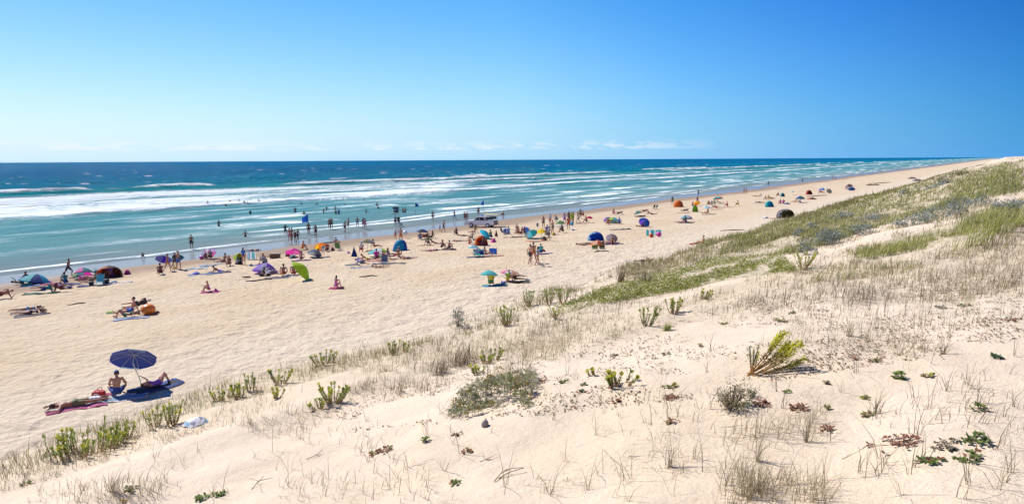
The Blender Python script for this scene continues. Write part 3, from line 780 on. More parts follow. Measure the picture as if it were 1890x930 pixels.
# silver shrub
def shrub():
    lf = Buf(); st = Buf()
    poly = [(828, 762), (850, 735), (905, 700), (960, 680), (1000, 690), (985, 715), (975, 750), (950, 735), (925, 750), (890, 755), (850, 768)]
    px, py = sample_poly(poly, 950)
    G = ground(px, py+8, sea=False); G = G[vnoise(G[:, 0]/.11, G[:, 1]/.09, 142)+.6*vnoise(G[:, 0]/.05, G[:, 1]/.05, 143) > -.28]; o = G.mean(0)
    k0 = len(G)
    G2 = np.repeat(G, 38, 0); k = len(G2)
    edge = np.clip(1-np.hypot((G[:, 0]-o[0])/.62, (G[:, 1]-o[1])/.45), .12, 1)
    top = G.copy(); top[:, 2] += .05+.36*edge*np.clip(.55+.6*vnoise(G[:, 0]/.16, G[:, 1]/.13, 141), .1, 1.1)*RNG.uniform(.6, 1, k0)
    for i in range(0, k0, 3):
        c = (G[i]+top[i])/2; tube(st, [G[i]+[0, 0, -.01], c+RNG.normal(0, .02, 3), top[i]], .003, (.22, .17, .12), 3)
    dv = unit(RNG.normal(0, 1, (k0, 3))*[1, 1, .35]+[.1, 0, -.1]); 
    tt = RNG.uniform(-.07, .07, k)
    P = np.repeat(top, 38, 0)+np.repeat(dv, 38, 0)*tt[:, None]; P[:, 2] -= 6*tt**2
    P += RNG.normal(0, .006, (k, 3))
    D = unit(np.repeat(dv, 38, 0)*.6+RNG.normal(0, .6, (k, 3))+[0, 0, .25]); S = unit(np.cross(D, RNG.normal(0, 1, (k, 3))))
    pal = np.array([(.40, .37, .22), (.50, .47, .32), (.28, .29, .12), (.38, .29, .07), (.58, .54, .40), (.34, .38, .16)])
    leaves(lf, P, D, S, RNG.uniform(.018, .034, k), RNG.uniform(.007, .012, k), pal[np.repeat(RNG.choice(6, k0, p=[.28, .2, .17, .13, .1, .12]), 38)]*RNG.uniform(.75, 1.2, (k, 1)))
    e = empty('silver_shrub', o); tag(e, 'spreading silver grey shrub draped over a sand hump', 'shrub')
    for V_, C_, Q_ in zip(st.V, st.C, st.Q): lf.add(V_, C_, Q_-Q_.min())
    link('foliage', lf.mesh('shrub_foliage', o), M_LEAF, e)
shrub()

def bush(px, py, rx, hz, n, pal, ll, label, name='dune_bush', cat='bush', group=None, narrow=.35, spike=.3):
    o = at(px, py); lf = Buf(); st = Buf(); pal = np.array(pal)
    m = max(8, n//16)
    th = RNG.uniform(0, 6.28, m); rr = rx*np.sqrt(RNG.uniform(0, 1, m))
    T = np.stack([o[0]+rr*np.cos(th), o[1]+rr*np.sin(th), 0*th], -1)
    T[:, 2] = z_xy(T[:, 0], T[:, 1])+hz*(1-.5*(rr/rx)**2)*RNG.uniform(.45, 1.05, m)
    for i in range(m):
        b0 = o+(T[i]-o)*(.25 if rx < .3 else .85); b0[2] = float(z_xy(b0[0], b0[1]))-.01
        tube(st, [b0, (b0+T[i])/2+RNG.normal(0, .01, 3), T[i]], .004, (.24, .17, .10), 3)
    P = np.repeat(T, 16, 0); k = len(P); P = P+RNG.normal(0, min(.16*rx+.012, .07), (k, 3))*[1, 1, .8]
    P[:, 2] = np.maximum(P[:, 2], z_xy(P[:, 0], P[:, 1])+.01)
    D = unit(RNG.normal(0, 1, (k, 3))+[0, 0, spike]); S = unit(np.cross(D, RNG.normal(0, 1, (k, 3))))
    leaves(lf, P, D, S, ll*RNG.uniform(.7, 1.2, k), ll*narrow, pal[np.repeat(RNG.integers(0, len(pal), m), 16)]*RNG.uniform(.75, 1.25, (k, 1)))
    e = empty(name, o); tag(e, label, cat, group)
    if rx > .3:
        for V_, C_, Q_ in zip(st.V, st.C, st.Q): lf.add(V_, C_, Q_-Q_.min())
        link('foliage', lf.mesh(name+'_foliage', o), M_LEAF, e)
    else: link('stems', st.mesh(name+'_stems', o), M_STEM, e); link('leaves', lf.mesh(name+'_leaves', o), M_LEAF, e)
bush(1352, 752, .13, .17, 700, [(.40, .32, .20), (.32, .25, .14), (.18, .22, .07), (.48, .40, .27)], .026, 'tangled brown and green bush below the large spurge')
bush(1385, 735, .05, .08, 160, [(.10, .15, .06), (.2, .17, .1)], .02, 'small green tuft on the uphill side of the tangled bush')
HOL = [(.30, .33, .28), (.40, .42, .38), (.22, .26, .19), (.20, .22, .12), (.28, .31, .35)]
G_H = 'blue grey sea holly on the dune'
for q in [(845, 602, .16, .42, 260, .05, 'blue sea holly with purple heads on the lip alone'),
          (1528, 452, .42, .42, 900, .07, 'largest pale blue sea holly in the dry grass'),
          (1497, 424, .2, .3, 260, .06, 'small sea holly on the beach side of the largest one'),
          (1474, 436, .18, .28, 200, .06, 'grey sea holly in straw nearest the green creeper band'),
          (1490, 470, .2, .4, 300, .06, 'sea holly standing behind the orange stemmed spurge'),
          (1553, 404, .5, .2, 420, .07, 'low sea holly on pale sand at the grass edge'),
          (1610, 408, .5, .2, 420, .07, 'sea holly clump in the sandy gap under the ridge grass'),
          (1690, 416, .6, .26, 560, .07, 'wide silver sea holly beside the green grass swath'),
          (1745, 398, .8, .28, 700, .075, 'silver blue sea holly mass between two grass bands'),
          (1790, 382, .8, .26, 620, .075, 'sea holly higher up between the two grass bands'),
          (1870, 388, .5, .3, 480, .07, 'sea holly next to the tall bent grass at the frame side'),
          (1700, 352, 1.6, .22, 420, .12, 'distant sea holly strip on the pale hollow of the ridge'),
          (1585, 432, .35, .3, 300, .08, 'grey sea holly at the beginning of the green swath')]:
    bush(*q[:5], HOL, q[5], q[6], 'sea_holly', 'plant', G_H, .45, .6)
for q in [(1795, 455, .35, .55, 'tall clump of bent green grass leaning over the slope'), (1660, 462, .3, .4, 'bright green bent grass at the lower end of the swath'), (1840, 430, .3, .5, 'dark green bent grass beside the tall leaning clump'), (1230, 610, .06, .16, 'short green grass tuft beside the finger stemmed spurge'), (1145, 520, .12, .65, 'tall dry reed like tuft standing above the lip'), (1190, 520, .25, .4, 'fluffy pale grass tuft on the lip over lying bathers'), (810, 690, .12, .35, 'brown wiry tuft above the white slope'), (850, 675, .2, .4, 'dark wiry tuft leaning beside the brown one'), (1617, 762, .03, .22, 'fine straw tuft on smooth sand'), (1740, 655, .02, .2, 'thin grass tuft at the edge of the smooth sand'), (1397, 850, .02, .28, 'dry branching stalk in the front sand'), (1488, 815, .02, .30, 'dry stalk with many fallen blades'), (1565, 620, .03, .22, 'straw tuft by the upper sparse grass'), (1390, 910, .14, .22, 'matted dry grass bush at the bottom edge'), (1235, 862, .03, .28, 'splayed dry stalk with crossed shadows in the front hollow'), (205, 905, .04, .32, 'tall bent dry stalks in the beach side corner')]:
    o = at(q[0], q[1]); b = Buf(); green = 'green' in q[4]
    n = int(26 if q[2] < .05 else 90); 
    P = np.repeat(o[None], n, 0); P[:, :2] += RNG.normal(0, q[2]*.5, (n, 2)); P[:, 2] = z_xy(P[:, 0], P[:, 1])-.01
    pal = np.concatenate([GREEN, OLIVE[:1]]) if green else (STRAW[1:] if 'wiry' not in q[4] else STRAW[3:]*.8)
    col = pal[RNG.integers(0, len(pal), n)]*RNG.uniform(.75, 1.2, (n, 1))
    dep = math.hypot(o[0], o[1])
    blades(b, P, q[3]*RNG.uniform(.5, 1.15, n), np.full(n, max(.004, dep/683*.5)), RNG.uniform(.1, 1.0 if q[2] < .05 else .7, n), RNG.normal(-.2, 1.2 if not green else .5, n), col)
    ob = link('grass_tuft', b.mesh('grass_tuft', o), M_GRASS, loc=o); tag(ob, q[4], 'grass tuft', 'single grass tufts')

def twig(px, py, pts, r, label):
    o = at(px, py); b = Buf()
    for line in pts:
        q = np.array([[o[0]+x, o[1]+y, 0] for x, y, z in line]); q[:, 2] = z_xy(q[:, 0], q[:, 1])+r*.6+np.array([z for x, y, z in line])
        tube(b, q, np.linspace(r, r*.5, len(q)), (.20, .15, .10), 5)
    ob = link('twig', b.mesh('twig', o), M_STEM, loc=o); tag(ob, label, 'twig', 'driftwood twigs on the sand')
twig(945, 876, [[(-.13, -.12, .0), (-.08, -.02, .03), (0, .02, .045), (.09, .03, .03)], [(-.1, -.06, .0), (-.02, -.02, .03), (.09, .025, .03)], [(-.02, .02, .04), (-.06, .05, .03)]], .0045, 'forked dark twig arched over bare sand')
twig(905, 848, [[(-.09, 0, 0), (0, .01, .015), (.06, .03, .02)], [(-.03, .0, .01), (.03, -.02, .01)]], .003, 'thin grey twig uphill of the forked one')
twig(582, 842, [[(-.07, -.05, 0), (0, 0, .01), (.05, .09, .02)], [(0, 0, .01), (.05, .02, .01)]], .0035, 'short black twig on the white slope')
twig(478, 893, [[(-.02, -.12, 0), (0, 0, .03), (-.12, .08, .05)], [(0, 0, .03), (.12, .03, .02)], [(0, -.04, .02), (.03, .05, .05)]], .0035, 'three armed dry twig in the white sand')
twig(1585, 833, [[(-.12, -.03, 0), (0, 0, .0), (.1, .05, .01)]], .003, 'straight dark twig on smooth sand')

def stone():
    o = at(895, 786); bm = bmesh.new(); bmesh.ops.create_icosphere(bm, subdivisions=3, radius=1)
    for v in bm.verts:
        n = float(vnoise(v.co.x*1.6+3, v.co.y*1.6+v.co.z, 5)); v.co = Vector((v.co.x*.035, v.co.y*.03, v.co.z*.045))*(1+.12*n)
    me = bpy.data.meshes.new('stone'); bm.to_mesh(me); bm.free()
    for p in me.polygons: p.use_smooth = True
    m, nt, b = new_mat('grey_stone'); t = N(nt, 'ShaderNodeTexCoord')
    L(nt, mix(nt, noise_n(nt, t.outputs['Object'], 60, 4), (.22, .19, .16), (.36, .32, .27)), b.inputs['Base Color']); b.inputs['Roughness'].default_value = .85
    ob = link('stone', me, m, loc=o+np.array([0, 0, .02])); tag(ob, 'rounded grey stone half sunk below the silver shrub', 'stone')
stone()
# ------------------------------------------------------------------ colours and small materials
PAL = dict(navy=(.015, .06, .27), royal=(.006, .045, .34), blue=(.03, .14, .52), cyan=(.02, .42, .60), teal=(.02, .22, .24), aqua=(.10, .50, .55), red=(.50, .03, .03), pink=(.72, .16, .38), magenta=(.65, .04, .32),
           orange=(.80, .22, .02), rust=(.55, .13, .04), yellow=(.80, .58, .02), lime=(.36, .55, .02), green=(.10, .26, .07), sage=(.26, .36, .20), purple=(.22, .08, .55), lilac=(.42, .36, .62), white=(.78, .78, .78), paint=(.92, .92, .90),
           gray=(.27, .28, .29), slate=(.16, .20, .25), dark=(.04, .04, .045), black=(.012, .012, .014), brown=(.16, .075, .045), maroon=(.16, .025, .03), olive=(.16, .15, .06), tan=(.50, .38, .25), sky=(.30, .52, .68), straw=(.52, .40, .20),
           blond=(.42, .27, .10), hairbrown=(.06, .03, .018), hairdark=(.014, .010, .009), mauve=(.30, .22, .26), peach=(.75, .42, .25), turq=(.04, .50, .48))
_mc = {}
def cmat(name, rough=.75):
    k = (name, rough)
    if k not in _mc:
        m, nt, b = new_mat('cloth_'+name if rough == .75 else 'paint_'+name)
        t = N(nt, 'ShaderNodeTexCoord'); c = PAL[name]
        L(nt, mix(nt, noise_n(nt, t.outputs['Object'], 7, 3), tuple(v*.82 for v in c), tuple(min(1, v*1.12+.004) for v in c)), b.inputs['Base Color'])
        b.inputs['Roughness'].default_value = rough
        if rough > .7:
            b.inputs['Sheen Weight'].default_value = .15
            bp = nt.nodes.new('ShaderNodeBump'); bp.inputs['Distance'].default_value = .02; bp.inputs['Strength'].default_value = .5
            L(nt, noise_n(nt, t.outputs['Object'], 9, 3), bp.inputs['Height']); L(nt, bp.outputs[0], b.inputs['Normal'])
        _mc[k] = m
    return _mc[k]
def canopy_mat(name):
    k = ('canopy', name)
    if k not in _mc:
        m, nt, b = new_mat('canopy_'+name); c = PAL[name]
        b.inputs['Base Color'].default_value = (*c, 1); b.inputs['Roughness'].default_value = .7
        tr = nt.nodes.new('ShaderNodeBsdfTranslucent'); tr.inputs['Color'].default_value = (*c, 1)
        mx = nt.nodes.new('ShaderNodeMixShader'); mx.inputs[0].default_value = .45
        L(nt, b.outputs[0], mx.inputs[1]); L(nt, tr.outputs[0], mx.inputs[2]); L(nt, mx.outputs[0], nt.nodes['Material Output'].inputs['Surface'])
        _mc[k] = m
    return _mc[k]
SKINS = dict(tan=(.50, .26, .165), brown=(.36, .17, .105), fair=(.58, .36, .25), pink=(.56, .28, .20), deep=(.18, .08, .05))
def skin_mat(name):
    k = ('skin', name)
    if k not in _mc:
        m, nt, b = new_mat('skin_'+name); c = SKINS[name]
        f = N(nt, 'ShaderNodeAttribute', attribute_name='feature').outputs['Fac']
        t = N(nt, 'ShaderNodeTexCoord')
        base = mix(nt, noise_n(nt, t.outputs['Object'], 6, 3), tuple(v*.88 for v in c), tuple(v*1.12 for v in c))
        L(nt, mix(nt, f, base, (c[0]*.3, c[1]*.18, c[2]*.18)), b.inputs['Base Color'])
        b.inputs['Roughness'].default_value = .5; b.inputs['Specular IOR Level'].default_value = .35
        _mc[k] = m
    return _mc[k]

# ------------------------------------------------------------------ people
def _sphere(nu=12, nv=8):
    V = [(0, 0, 1)]
    for i in range(1, nv):
        p = math.pi*i/nv
        V += [(math.sin(p)*math.cos(2*math.pi*j/nu), math.sin(p)*math.sin(2*math.pi*j/nu), math.cos(p)) for j in range(nu)]
    V.append((0, 0, -1)); F = []
    for j in range(nu): F.append((0, 1+j, 1+(j+1) % nu))
    for i in range(nv-2):
        for j in range(nu):
            a = 1+i*nu; F.append((a+j, a+nu+j, a+nu+(j+1) % nu, a+(j+1) % nu))
    a = 1+(nv-2)*nu; z = len(V)-1
    for j in range(nu): F.append((z, a+(j+1) % nu, a+j))
    return np.array(V), F
_SV, _SF = _sphere()
class Solid:
    def __init__(s): s.V = []; s.F = []; s.n = 0
    def add(s, V, F): s.V.append(np.asarray(V, float)); s.F += [tuple(i+s.n for i in f) for f in F]; s.n += len(V)
    def ell(s, c, ax, r):                         # ellipsoid; ax rows are its axes
        s.add(np.asarray(c)+(_SV*np.asarray(r))@np.asarray(ax), _SF)
    def ball(s, c, r): s.ell(c, np.eye(3), (r, r, r))
    def cap(s, p, q, rp, rq):
        p = np.asarray(p, float); q = np.asarray(q, float)
        s.ball(p, rp); s.ball(q, rq)
        d = unit(q-p); u = unit(np.cross(d, [.31, .77, .2] if abs(d[1]) < .9 else [1, .1, .1])); v = np.cross(d, u)
        k = 12; an = np.arange(k)*2*math.pi/k
        ring = np.cos(an)[:, None]*u+np.sin(an)[:, None]*v
        V = np.concatenate([p+ring*rp, q+ring*rq]); F = [(j, (j+1) % k, k+(j+1) % k, k+j) for j in range(k)]
        F += [tuple(range(k-1, -1, -1)), tuple(range(k, 2*k))]
        s.add(V, F)

X_, Y_, Z_ = np.eye(3)
def D(x, y, z): return unit(np.array([x, y, z], float))
# every pose: torso direction, chest front, head up, face, (thigh, shin) x2, (upper arm, forearm) x2
POSES = dict(
    stand=(D(0, .02, 1), D(0, 1, 0), D(0, .05, 1), D(0, 1, 0), [(D(-.06, .05, -1), D(-.02, -.05, -1)), (D(.10, 0, -1), D(.03, -.03, -1))], [(D(-.22, -.05, -1), D(-.08, .25, -1)), (D(.22, 0, -1), D(.08, .3, -1))]),
    akimbo=(D(0, 0, 1), D(0, 1, 0), D(0, 0, 1), D(.2, 1, 0), [(D(-.1, .03, -1), D(-.03, -.05, -1)), (D(.14, .02, -1), D(.03, -.05, -1))], [(D(-.75, -.2, -1), D(.75, .35, -.55)), (D(.75, -.2, -1), D(-.75, .35, -.55))]),
    walk=(D(0, .08, 1), D(0, 1, -.05), D(0, .1, 1), D(0, 1, 0), [(D(-.03, .48, -1), D(-.01, .05, -1)), (D(.03, -.28, -1), D(.01, -.62, -1))], [(D(-.2, -.42, -1), D(-.05, .1, -1)), (D(.2, .38, -1), D(.05, .65, -1))]),
    run=(D(0, .2, 1), D(0, 1, -.1), D(0, .15, 1), D(0, 1, -.1), [(D(-.03, .85, -.8), D(0, -.3, -1)), (D(.03, -.55, -1), D(0, -.8, -.75))], [(D(-.3, -.8, -.7), D(.2, .75, -.3)), (D(.3, .5, -.9), D(-.2, .9, .2))]),
    carry=(D(.06, 0, 1), D(0, 1, 0), D(0, .08, 1), D(.1, 1, 0), [(D(-.06, .25, -1), D(-.02, .0, -1)), (D(.06, -.15, -1), D(.02, -.35, -1))], [(D(-.25, .05, -1), D(-.05, .3, -1)), (D(.5, -.1, -1), D(-.15, .6, -.6))]),
    wade=(D(0, .08, 1), D(0, 1, 0), D(0, .05, 1), D(0, 1, 0), [(D(-.1, .1, -1), D(-.03, -.05, -1)), (D(.12, -.05, -1), D(.03, -.12, -1))], [(D(-.7, .1, -.8), D(-.4, .5, -.3)), (D(.7, .1, -.8), D(.4, .5, -.3))]),
    sit=(D(0, .22, 1), D(0, 1, -.2), D(0, .2, 1), D(0, 1, -.15), [(D(-.16, .85, .62), D(-.02, .42, -1)), (D(.16, .85, .58), D(.02, .42, -1))], [(D(-.15, .75, -.55), D(.45, .75, .1)), (D(.15, .75, -.55), D(-.45, .75, .1))]),
    slump=(D(.05, .36, 1), D(0, 1, -.4), D(0, .55, 1), D(0, 1, -.5), [(D(-.45, .85, .25), D(.65, .5, -.5)), (D(.45, .85, .25), D(-.55, .6, -.5))], [(D(-.35, .45, -.8), D(.35, .8, -.3)), (D(.4, .45, -.8), D(-.25, .85, -.2))]),
    longsit=(D(0, -.28, 1), D(0, 1, .25), D(0, -.05, 1), D(0, 1, 0), [(D(-.1, 1, .02), D(-.03, 1, -.06)), (D(.1, .93, .32), D(.03, .75, -.6))], [(D(-.25, -.5, -1), D(-.1, -.35, -1)), (D(.25, -.5, -1), D(.1, -.35, -1))]),
    kneel=(D(0, .1, 1), D(0, 1, 0), D(0, .25, 1), D(0, 1, -.3), [(D(-.14, .8, -.5), D(-.05, -1, -.12)), (D(.14, .8, -.5), D(.05, -1, -.12))], [(D(-.15, .5, -.9), D(.1, .85, -.5)), (D(.15, .4, -.9), D(-.1, .85, -.5))]),
    crouch=(D(0, .6, .8), D(0, .8, -.6), D(0, .6, .8), D(0, 1, -.5), [(D(-.22, .95, .2), D(-.05, -.3, -1)), (D(.22, .95, .2), D(.05, -.3, -1))], [(D(-.1, .5, -.9), D(.05, .5, -.9)), (D(.1, .5, -.9), D(-.05, .5, -.9))]),
    bend=(D(0, .85, .45), D(0, .45, -.85), D(0, .9, .25), D(0, .4, -1), [(D(-.1, .12, -1), D(-.03, -.1, -1)), (D(.1, -.02, -1), D(.03, -.12, -1))], [(D(-.1, .2, -1), D(.05, .25, -1)), (D(.1, .25, -1), D(-.05, .3, -1))]),
    back=(D(0, 1, .04), D(0, 0, 1), D(0, 1, .15), D(0, -.2, 1), [(D(-.1, -1, .0), D(-.06, -1, -.02)), (D(.1, -1, .0), D(.05, -1, -.02))], [(D(-.45, -.85, -.12), D(.15, -.95, .02)), (D(.55, -.75, -.12), D(-.4, -.8, .35))]),
    knees=(D(0, 1, .06), D(0, -.06, 1), D(0, 1, .2), D(0, -.25, 1), [(D(-.12, -.72, .75), D(-.02, -.45, -.95)), (D(.2, -.65, .8), D(.05, -.5, -.95))], [(D(-.6, .1, .75), D(.15, .65, .6)), (D(.6, -.6, -.1), D(-.3, -.9, .1))]),
    front=(D(0, 1, .04), D(0, 0, -1), D(0, 1, .12), D(.6, .2, -.7), [(D(-.1, -1, -.02), D(-.04, -1, .0)), (D(.1, -1, -.02), D(.05, -1, .0))], [(D(-.85, .35, -.15), D(.45, .85, -.05)), (D(.85, .35, -.15), D(-.45, .85, -.05))]),
    elbows=(D(0, .85, .5), D(0, .5, -.85), D(0, .55, .9), D(0, 1, -.1), [(D(-.1, -1, -.12), D(-.03, -.9, .3)), (D(.1, -1, -.12), D(.03, -1, .0))], [(D(-.2, .35, -1), D(.2, 1, -.05)), (D(.2, .35, -1), D(-.2, 1, -.05))]),
    side=(D(.1, 1, .2), D(1, -.1, .1), D(.1, 1, .45), D(1, .1, .1), [(D(.35, -.9, -.05), D(-.25, -.95, 0)), (D(.5, -.85, .1), D(-.35, -.9, -.1))], [(D(.2, .35, -.75), D(.1, .7, .7)), (D(.75, -.5, .2), D(.6, -.6, -.5))]),
)
_body = {}
def body_meshes(pose, sex):
    k = (pose, sex)
    if k in _body: return _body[k]
    t, fr, hu, fc, legs, arms = POSES[pose]
    fr = unit(fr-t*np.dot(fr, t)); rt = np.cross(fr, t); hu = unit(hu); fc = unit(fc-hu*np.dot(fc, hu)); hr = np.cross(fc, hu)
    f = sex == 'f'
    P = np.zeros(3); s = Solid(); bones = {}
    ax = np.stack([rt, fr, t]); hax = np.stack([hr, fc, hu])
    sw, hw = (.155, .095) if f else (.185, .088)
    s.ell(P+t*.02, ax, (.150 if f else .142, .105, .115))
    s.ell(P+t*.16, ax, (.115 if f else .135, .088, .13))
    s.ell(P+t*.32, ax, (.135 if f else .158, .098, .17))
    s.ell(P+t*.43, ax, (.135 if f else .165, .078, .075))
    for sg in (-1, 1):
        s.ell(P+rt*sg*.065-fr*.055-t*.035, ax, (.075, .07, .08))
        if f: s.ell(P+rt*sg*.066+fr*.082+t*.335, ax, (.056, .052, .055))
        else: s.ell(P+rt*sg*.07+fr*.062+t*.36, ax, (.075, .04, .06))
    nb = P+t*.485; hc = nb+hu*.165+fc*.02
    bones['torso'] = (P-t*.06, nb); bones['head'] = (nb+hu*.06, hc+hu*.1)
    s.cap(nb-t*.02, hc-hu*.06, .056 if not f else .048, .052 if not f else .046)
    s.ell(hc+hu*.02-fc*.012, hax, (.074, .092, .092)); s.ell(hc-hu*.045+fc*.022, hax, (.056, .066, .075)); s.ell(hc-hu*.1+fc*.055, hax, (.03, .03, .024))
    s.ell(hc-hu*.018+fc*.092, hax, (.013, .022, .022)); s.ell(hc-hu*.034+fc*.098, hax, (.017, .014, .011))
    for sg in (-1, 1): s.ell(hc+hr*sg*.074-hu*.012-fc*.008, hax, (.012, .022, .032))
    feat = [(hc+hu*.012+fc*.075+hr*.032, .019), (hc+hu*.012+fc*.075-hr*.032, .019), (hc-hu*.07+fc*.083, .02), (hc+hu*.03+fc*.08+hr*.035, .014), (hc+hu*.03+fc*.08-hr*.035, .014)]
    fing = Buf()
    for i, (td, sd) in enumerate(legs):
        sg = -1 if i == 0 else 1
        h = P+rt*sg*hw-t*.05; kn = h+td*.425; an = kn+sd*.41
        s.cap(h, kn, .087 if not f else .090, .056); m = (h+kn)/2; s.ball(m+np.cross(rt, td)*.012, .072)
        s.cap(kn, an, .053, .036); s.ball(kn+sd*.13-np.cross(rt, sd)*-.018, .054)
        ft = np.cross(sd, rt); ft = unit(ft-sd*np.dot(ft, sd))
        if np.dot(ft, fr) < 0 and pose not in ('front', 'elbows'): ft = -ft
        if pose in ('front', 'elbows'): ft = unit(sd+.2*Z_*-1)
        if pose in ('back', 'longsit'): ft = unit(ft*.8+sd*.5)
        s.cap(an-ft*.045+sd*.045, an+ft*.12+sd*.062, .034, .027); s.ell(an+ft*.155+sd*.066, np.stack([rt, ft, np.cross(rt, ft)]), (.043, .05, .018))
        bones['thigh%d' % i] = (h, kn); bones['shin%d' % i] = (kn, an)
    for i, (ud, fd) in enumerate(arms):
        sg = -1 if i == 0 else 1
        sh = P+rt*sg*sw+t*.435; el = sh+ud*.285; wr = el+fd*.245
        s.ball(sh, .064 if not f else .052); s.cap(sh, el, .050 if not f else .042, .038 if not f else .034); s.cap(el, wr, .039 if not f else .034, .026)
        palm = unit(np.cross(fd, t) if abs(np.dot(fd, t)) < .9 else np.cross(fd, fr)); nrm = np.cross(palm, fd)
        s.ell(wr+fd*.05, np.stack([palm, fd, nrm]), (.042, .055, .017)); s.cap(wr, wr+fd*.02, .026, .024)
        for j, (o2, ln) in enumerate(((-.030, .065), (-.010, .078), (.010, .074), (.030, .058))):
            b0 = wr+fd*.085+palm*o2; tube(fing, [b0, b0+fd*ln*.5+nrm*.006, b0+fd*ln*.8+nrm*.02, b0+fd*ln+nrm*.034], [.0095, .009, .008, .006], (1, 1, 1), 5)
        b0 = wr+fd*.035-palm*.034*(1 if i else -1); tube(fing, [b0, b0+fd*.03-palm*.022*(1 if i else -1)+nrm*.008, b0+fd*.058-palm*.026*(1 if i else -1)+nrm*.02], [.011, .010, .007], (1, 1, 1), 5)
        bones['uarm%d' % i] = (sh, el); bones['farm%d' % i] = (el, wr)
    me = bpy.data.meshes.new('rough'); me.from_pydata(np.concatenate(s.V).tolist(), [], s.F)
    o = bpy.data.objects.new('rough', me); COL.objects.link(o)
    md = o.modifiers.new('r', 'REMESH'); md.mode = 'VOXEL'; md.voxel_size = .0145
    m2 = o.modifiers.new('s', 'SMOOTH'); m2.factor = .5; m2.iterations = 3
    dg = bpy.context.evaluated_depsgraph_get(); ev = o.evaluated_get(dg); bm_ = bpy.data.meshes.new_from_object(ev)
    bpy.data.objects.remove(o); bpy.data.meshes.remove(me)
    n = len(bm_.vertices); V = np.empty(n*3, np.float32); bm_.vertices.foreach_get('co', V); V = V.reshape(-1, 3).astype(float)
    Nn = np.empty(n*3, np.float32); bm_.vertices.foreach_get('normal', Nn); Nn = Nn.reshape(-1, 3).astype(float)
    F = [tuple(p.vertices) for p in bm_.polygons]; bpy.data.meshes.remove(bm_)
    names = list(bones); dist = []; par = []
    rr = dict(torso=.13, head=.09, thigh=.08, shin=.05, uarm=.05, farm=.035)
    for b in names:
        p, q = bones[b]; d = q-p; u = np.clip(((V-p)@d)/(d@d), 0, 1); dist.append(np.linalg.norm(V-(p+u[:, None]*d), axis=1)/rr[b.rstrip('01')]); par.append(u)
    dist = np.array(dist); par = np.array(par); reg = dist.argmin(0); u = par[reg, np.arange(n)]
    rn = np.array([b.rstrip('01') for b in names])[reg]
    zmin = V[:, 2].min(); off = np.array([0, 0, -zmin])
    fm = np.zeros(n)
    for c, r in feat: fm = np.maximum(fm, np.clip(1.5-np.linalg.norm(V-c, axis=1)/r, 0, 1))
    fv = np.concatenate(fing.V); fq = [tuple(q+n) for q in np.concatenate(fing.Q)]
    me = bpy.data.meshes.new('person'); me.from_pydata((np.concatenate([V, fv])+off).tolist(), [], F+fq)
    for p in me.polygons: p.use_smooth = True
    attr_f(me, np.concatenate([fm, np.zeros(len(fv))]), 'feature'); me.materials.append(skin_mat('tan'))
    up = (V-hc)@hu; fw = (V-hc)@fc; tp = ((V-P)@t)
    masks = dict(
        brief=((rn == 'torso') & (tp < .075)) | ((rn == 'thigh') & (u < .13)),
        shorts=((rn == 'torso') & (tp < .10)) | ((rn == 'thigh') & (u < .62)),
        bra=(rn == 'torso') & (tp > .27) & (tp < .385),
        suit=((rn == 'torso') & (tp < .40)) | ((rn == 'thigh') & (u < .1)),
        shirt=((rn == 'torso') & (tp > -.02) & (tp < .49)) | ((rn == 'uarm') & (u < .62)),
        dress=((rn == 'torso') & (tp < .42)) | ((rn == 'thigh') & (u < .55)),
        hair=(rn == 'head') & ((up > .045-.9*np.minimum(fw, .2)*0-.0) & (fw < .075) | (fw < -.005) & (up > -.06)) & ~((fw > .03) & (up < .07)))
    out = {'body': me, 'off': off, 'head': hc+off, 'hax': hax, 'hand': [bones['farm%d' % i][1]+off for i in (0, 1)]}
    push = dict(brief=.007, shorts=.016, bra=.008, suit=.008, shirt=.013, dress=.014, hair=.014)
    for kname, m in masks.items():
        fs = [q for q in F if all(m[i] for i in q)]
        ids = sorted({i for q in fs for i in q}); mp = {i: j for j, i in enumerate(ids)}
        if not ids: continue
        vv = V[ids]+Nn[ids]*push[kname]; ff = [tuple(mp[i] for i in q) for q in fs]
        if kname == 'hair' and f:
            b = Solid(); b.ell(hc-fc*.062-hu*.07, hax, (.075, .042, .13)); vv2 = np.concatenate(b.V); ff = ff+[tuple(i+len(vv) for i in q) for q in b.F]; vv = np.concatenate([vv, vv2])
        c = bpy.data.meshes.new('person_'+kname); c.from_pydata((vv+off).tolist(), [], ff)
        for p in c.polygons: p.use_smooth = True
        c.materials.append(cmat('dark')); out[kname] = c
    _body[k] = out
    return out

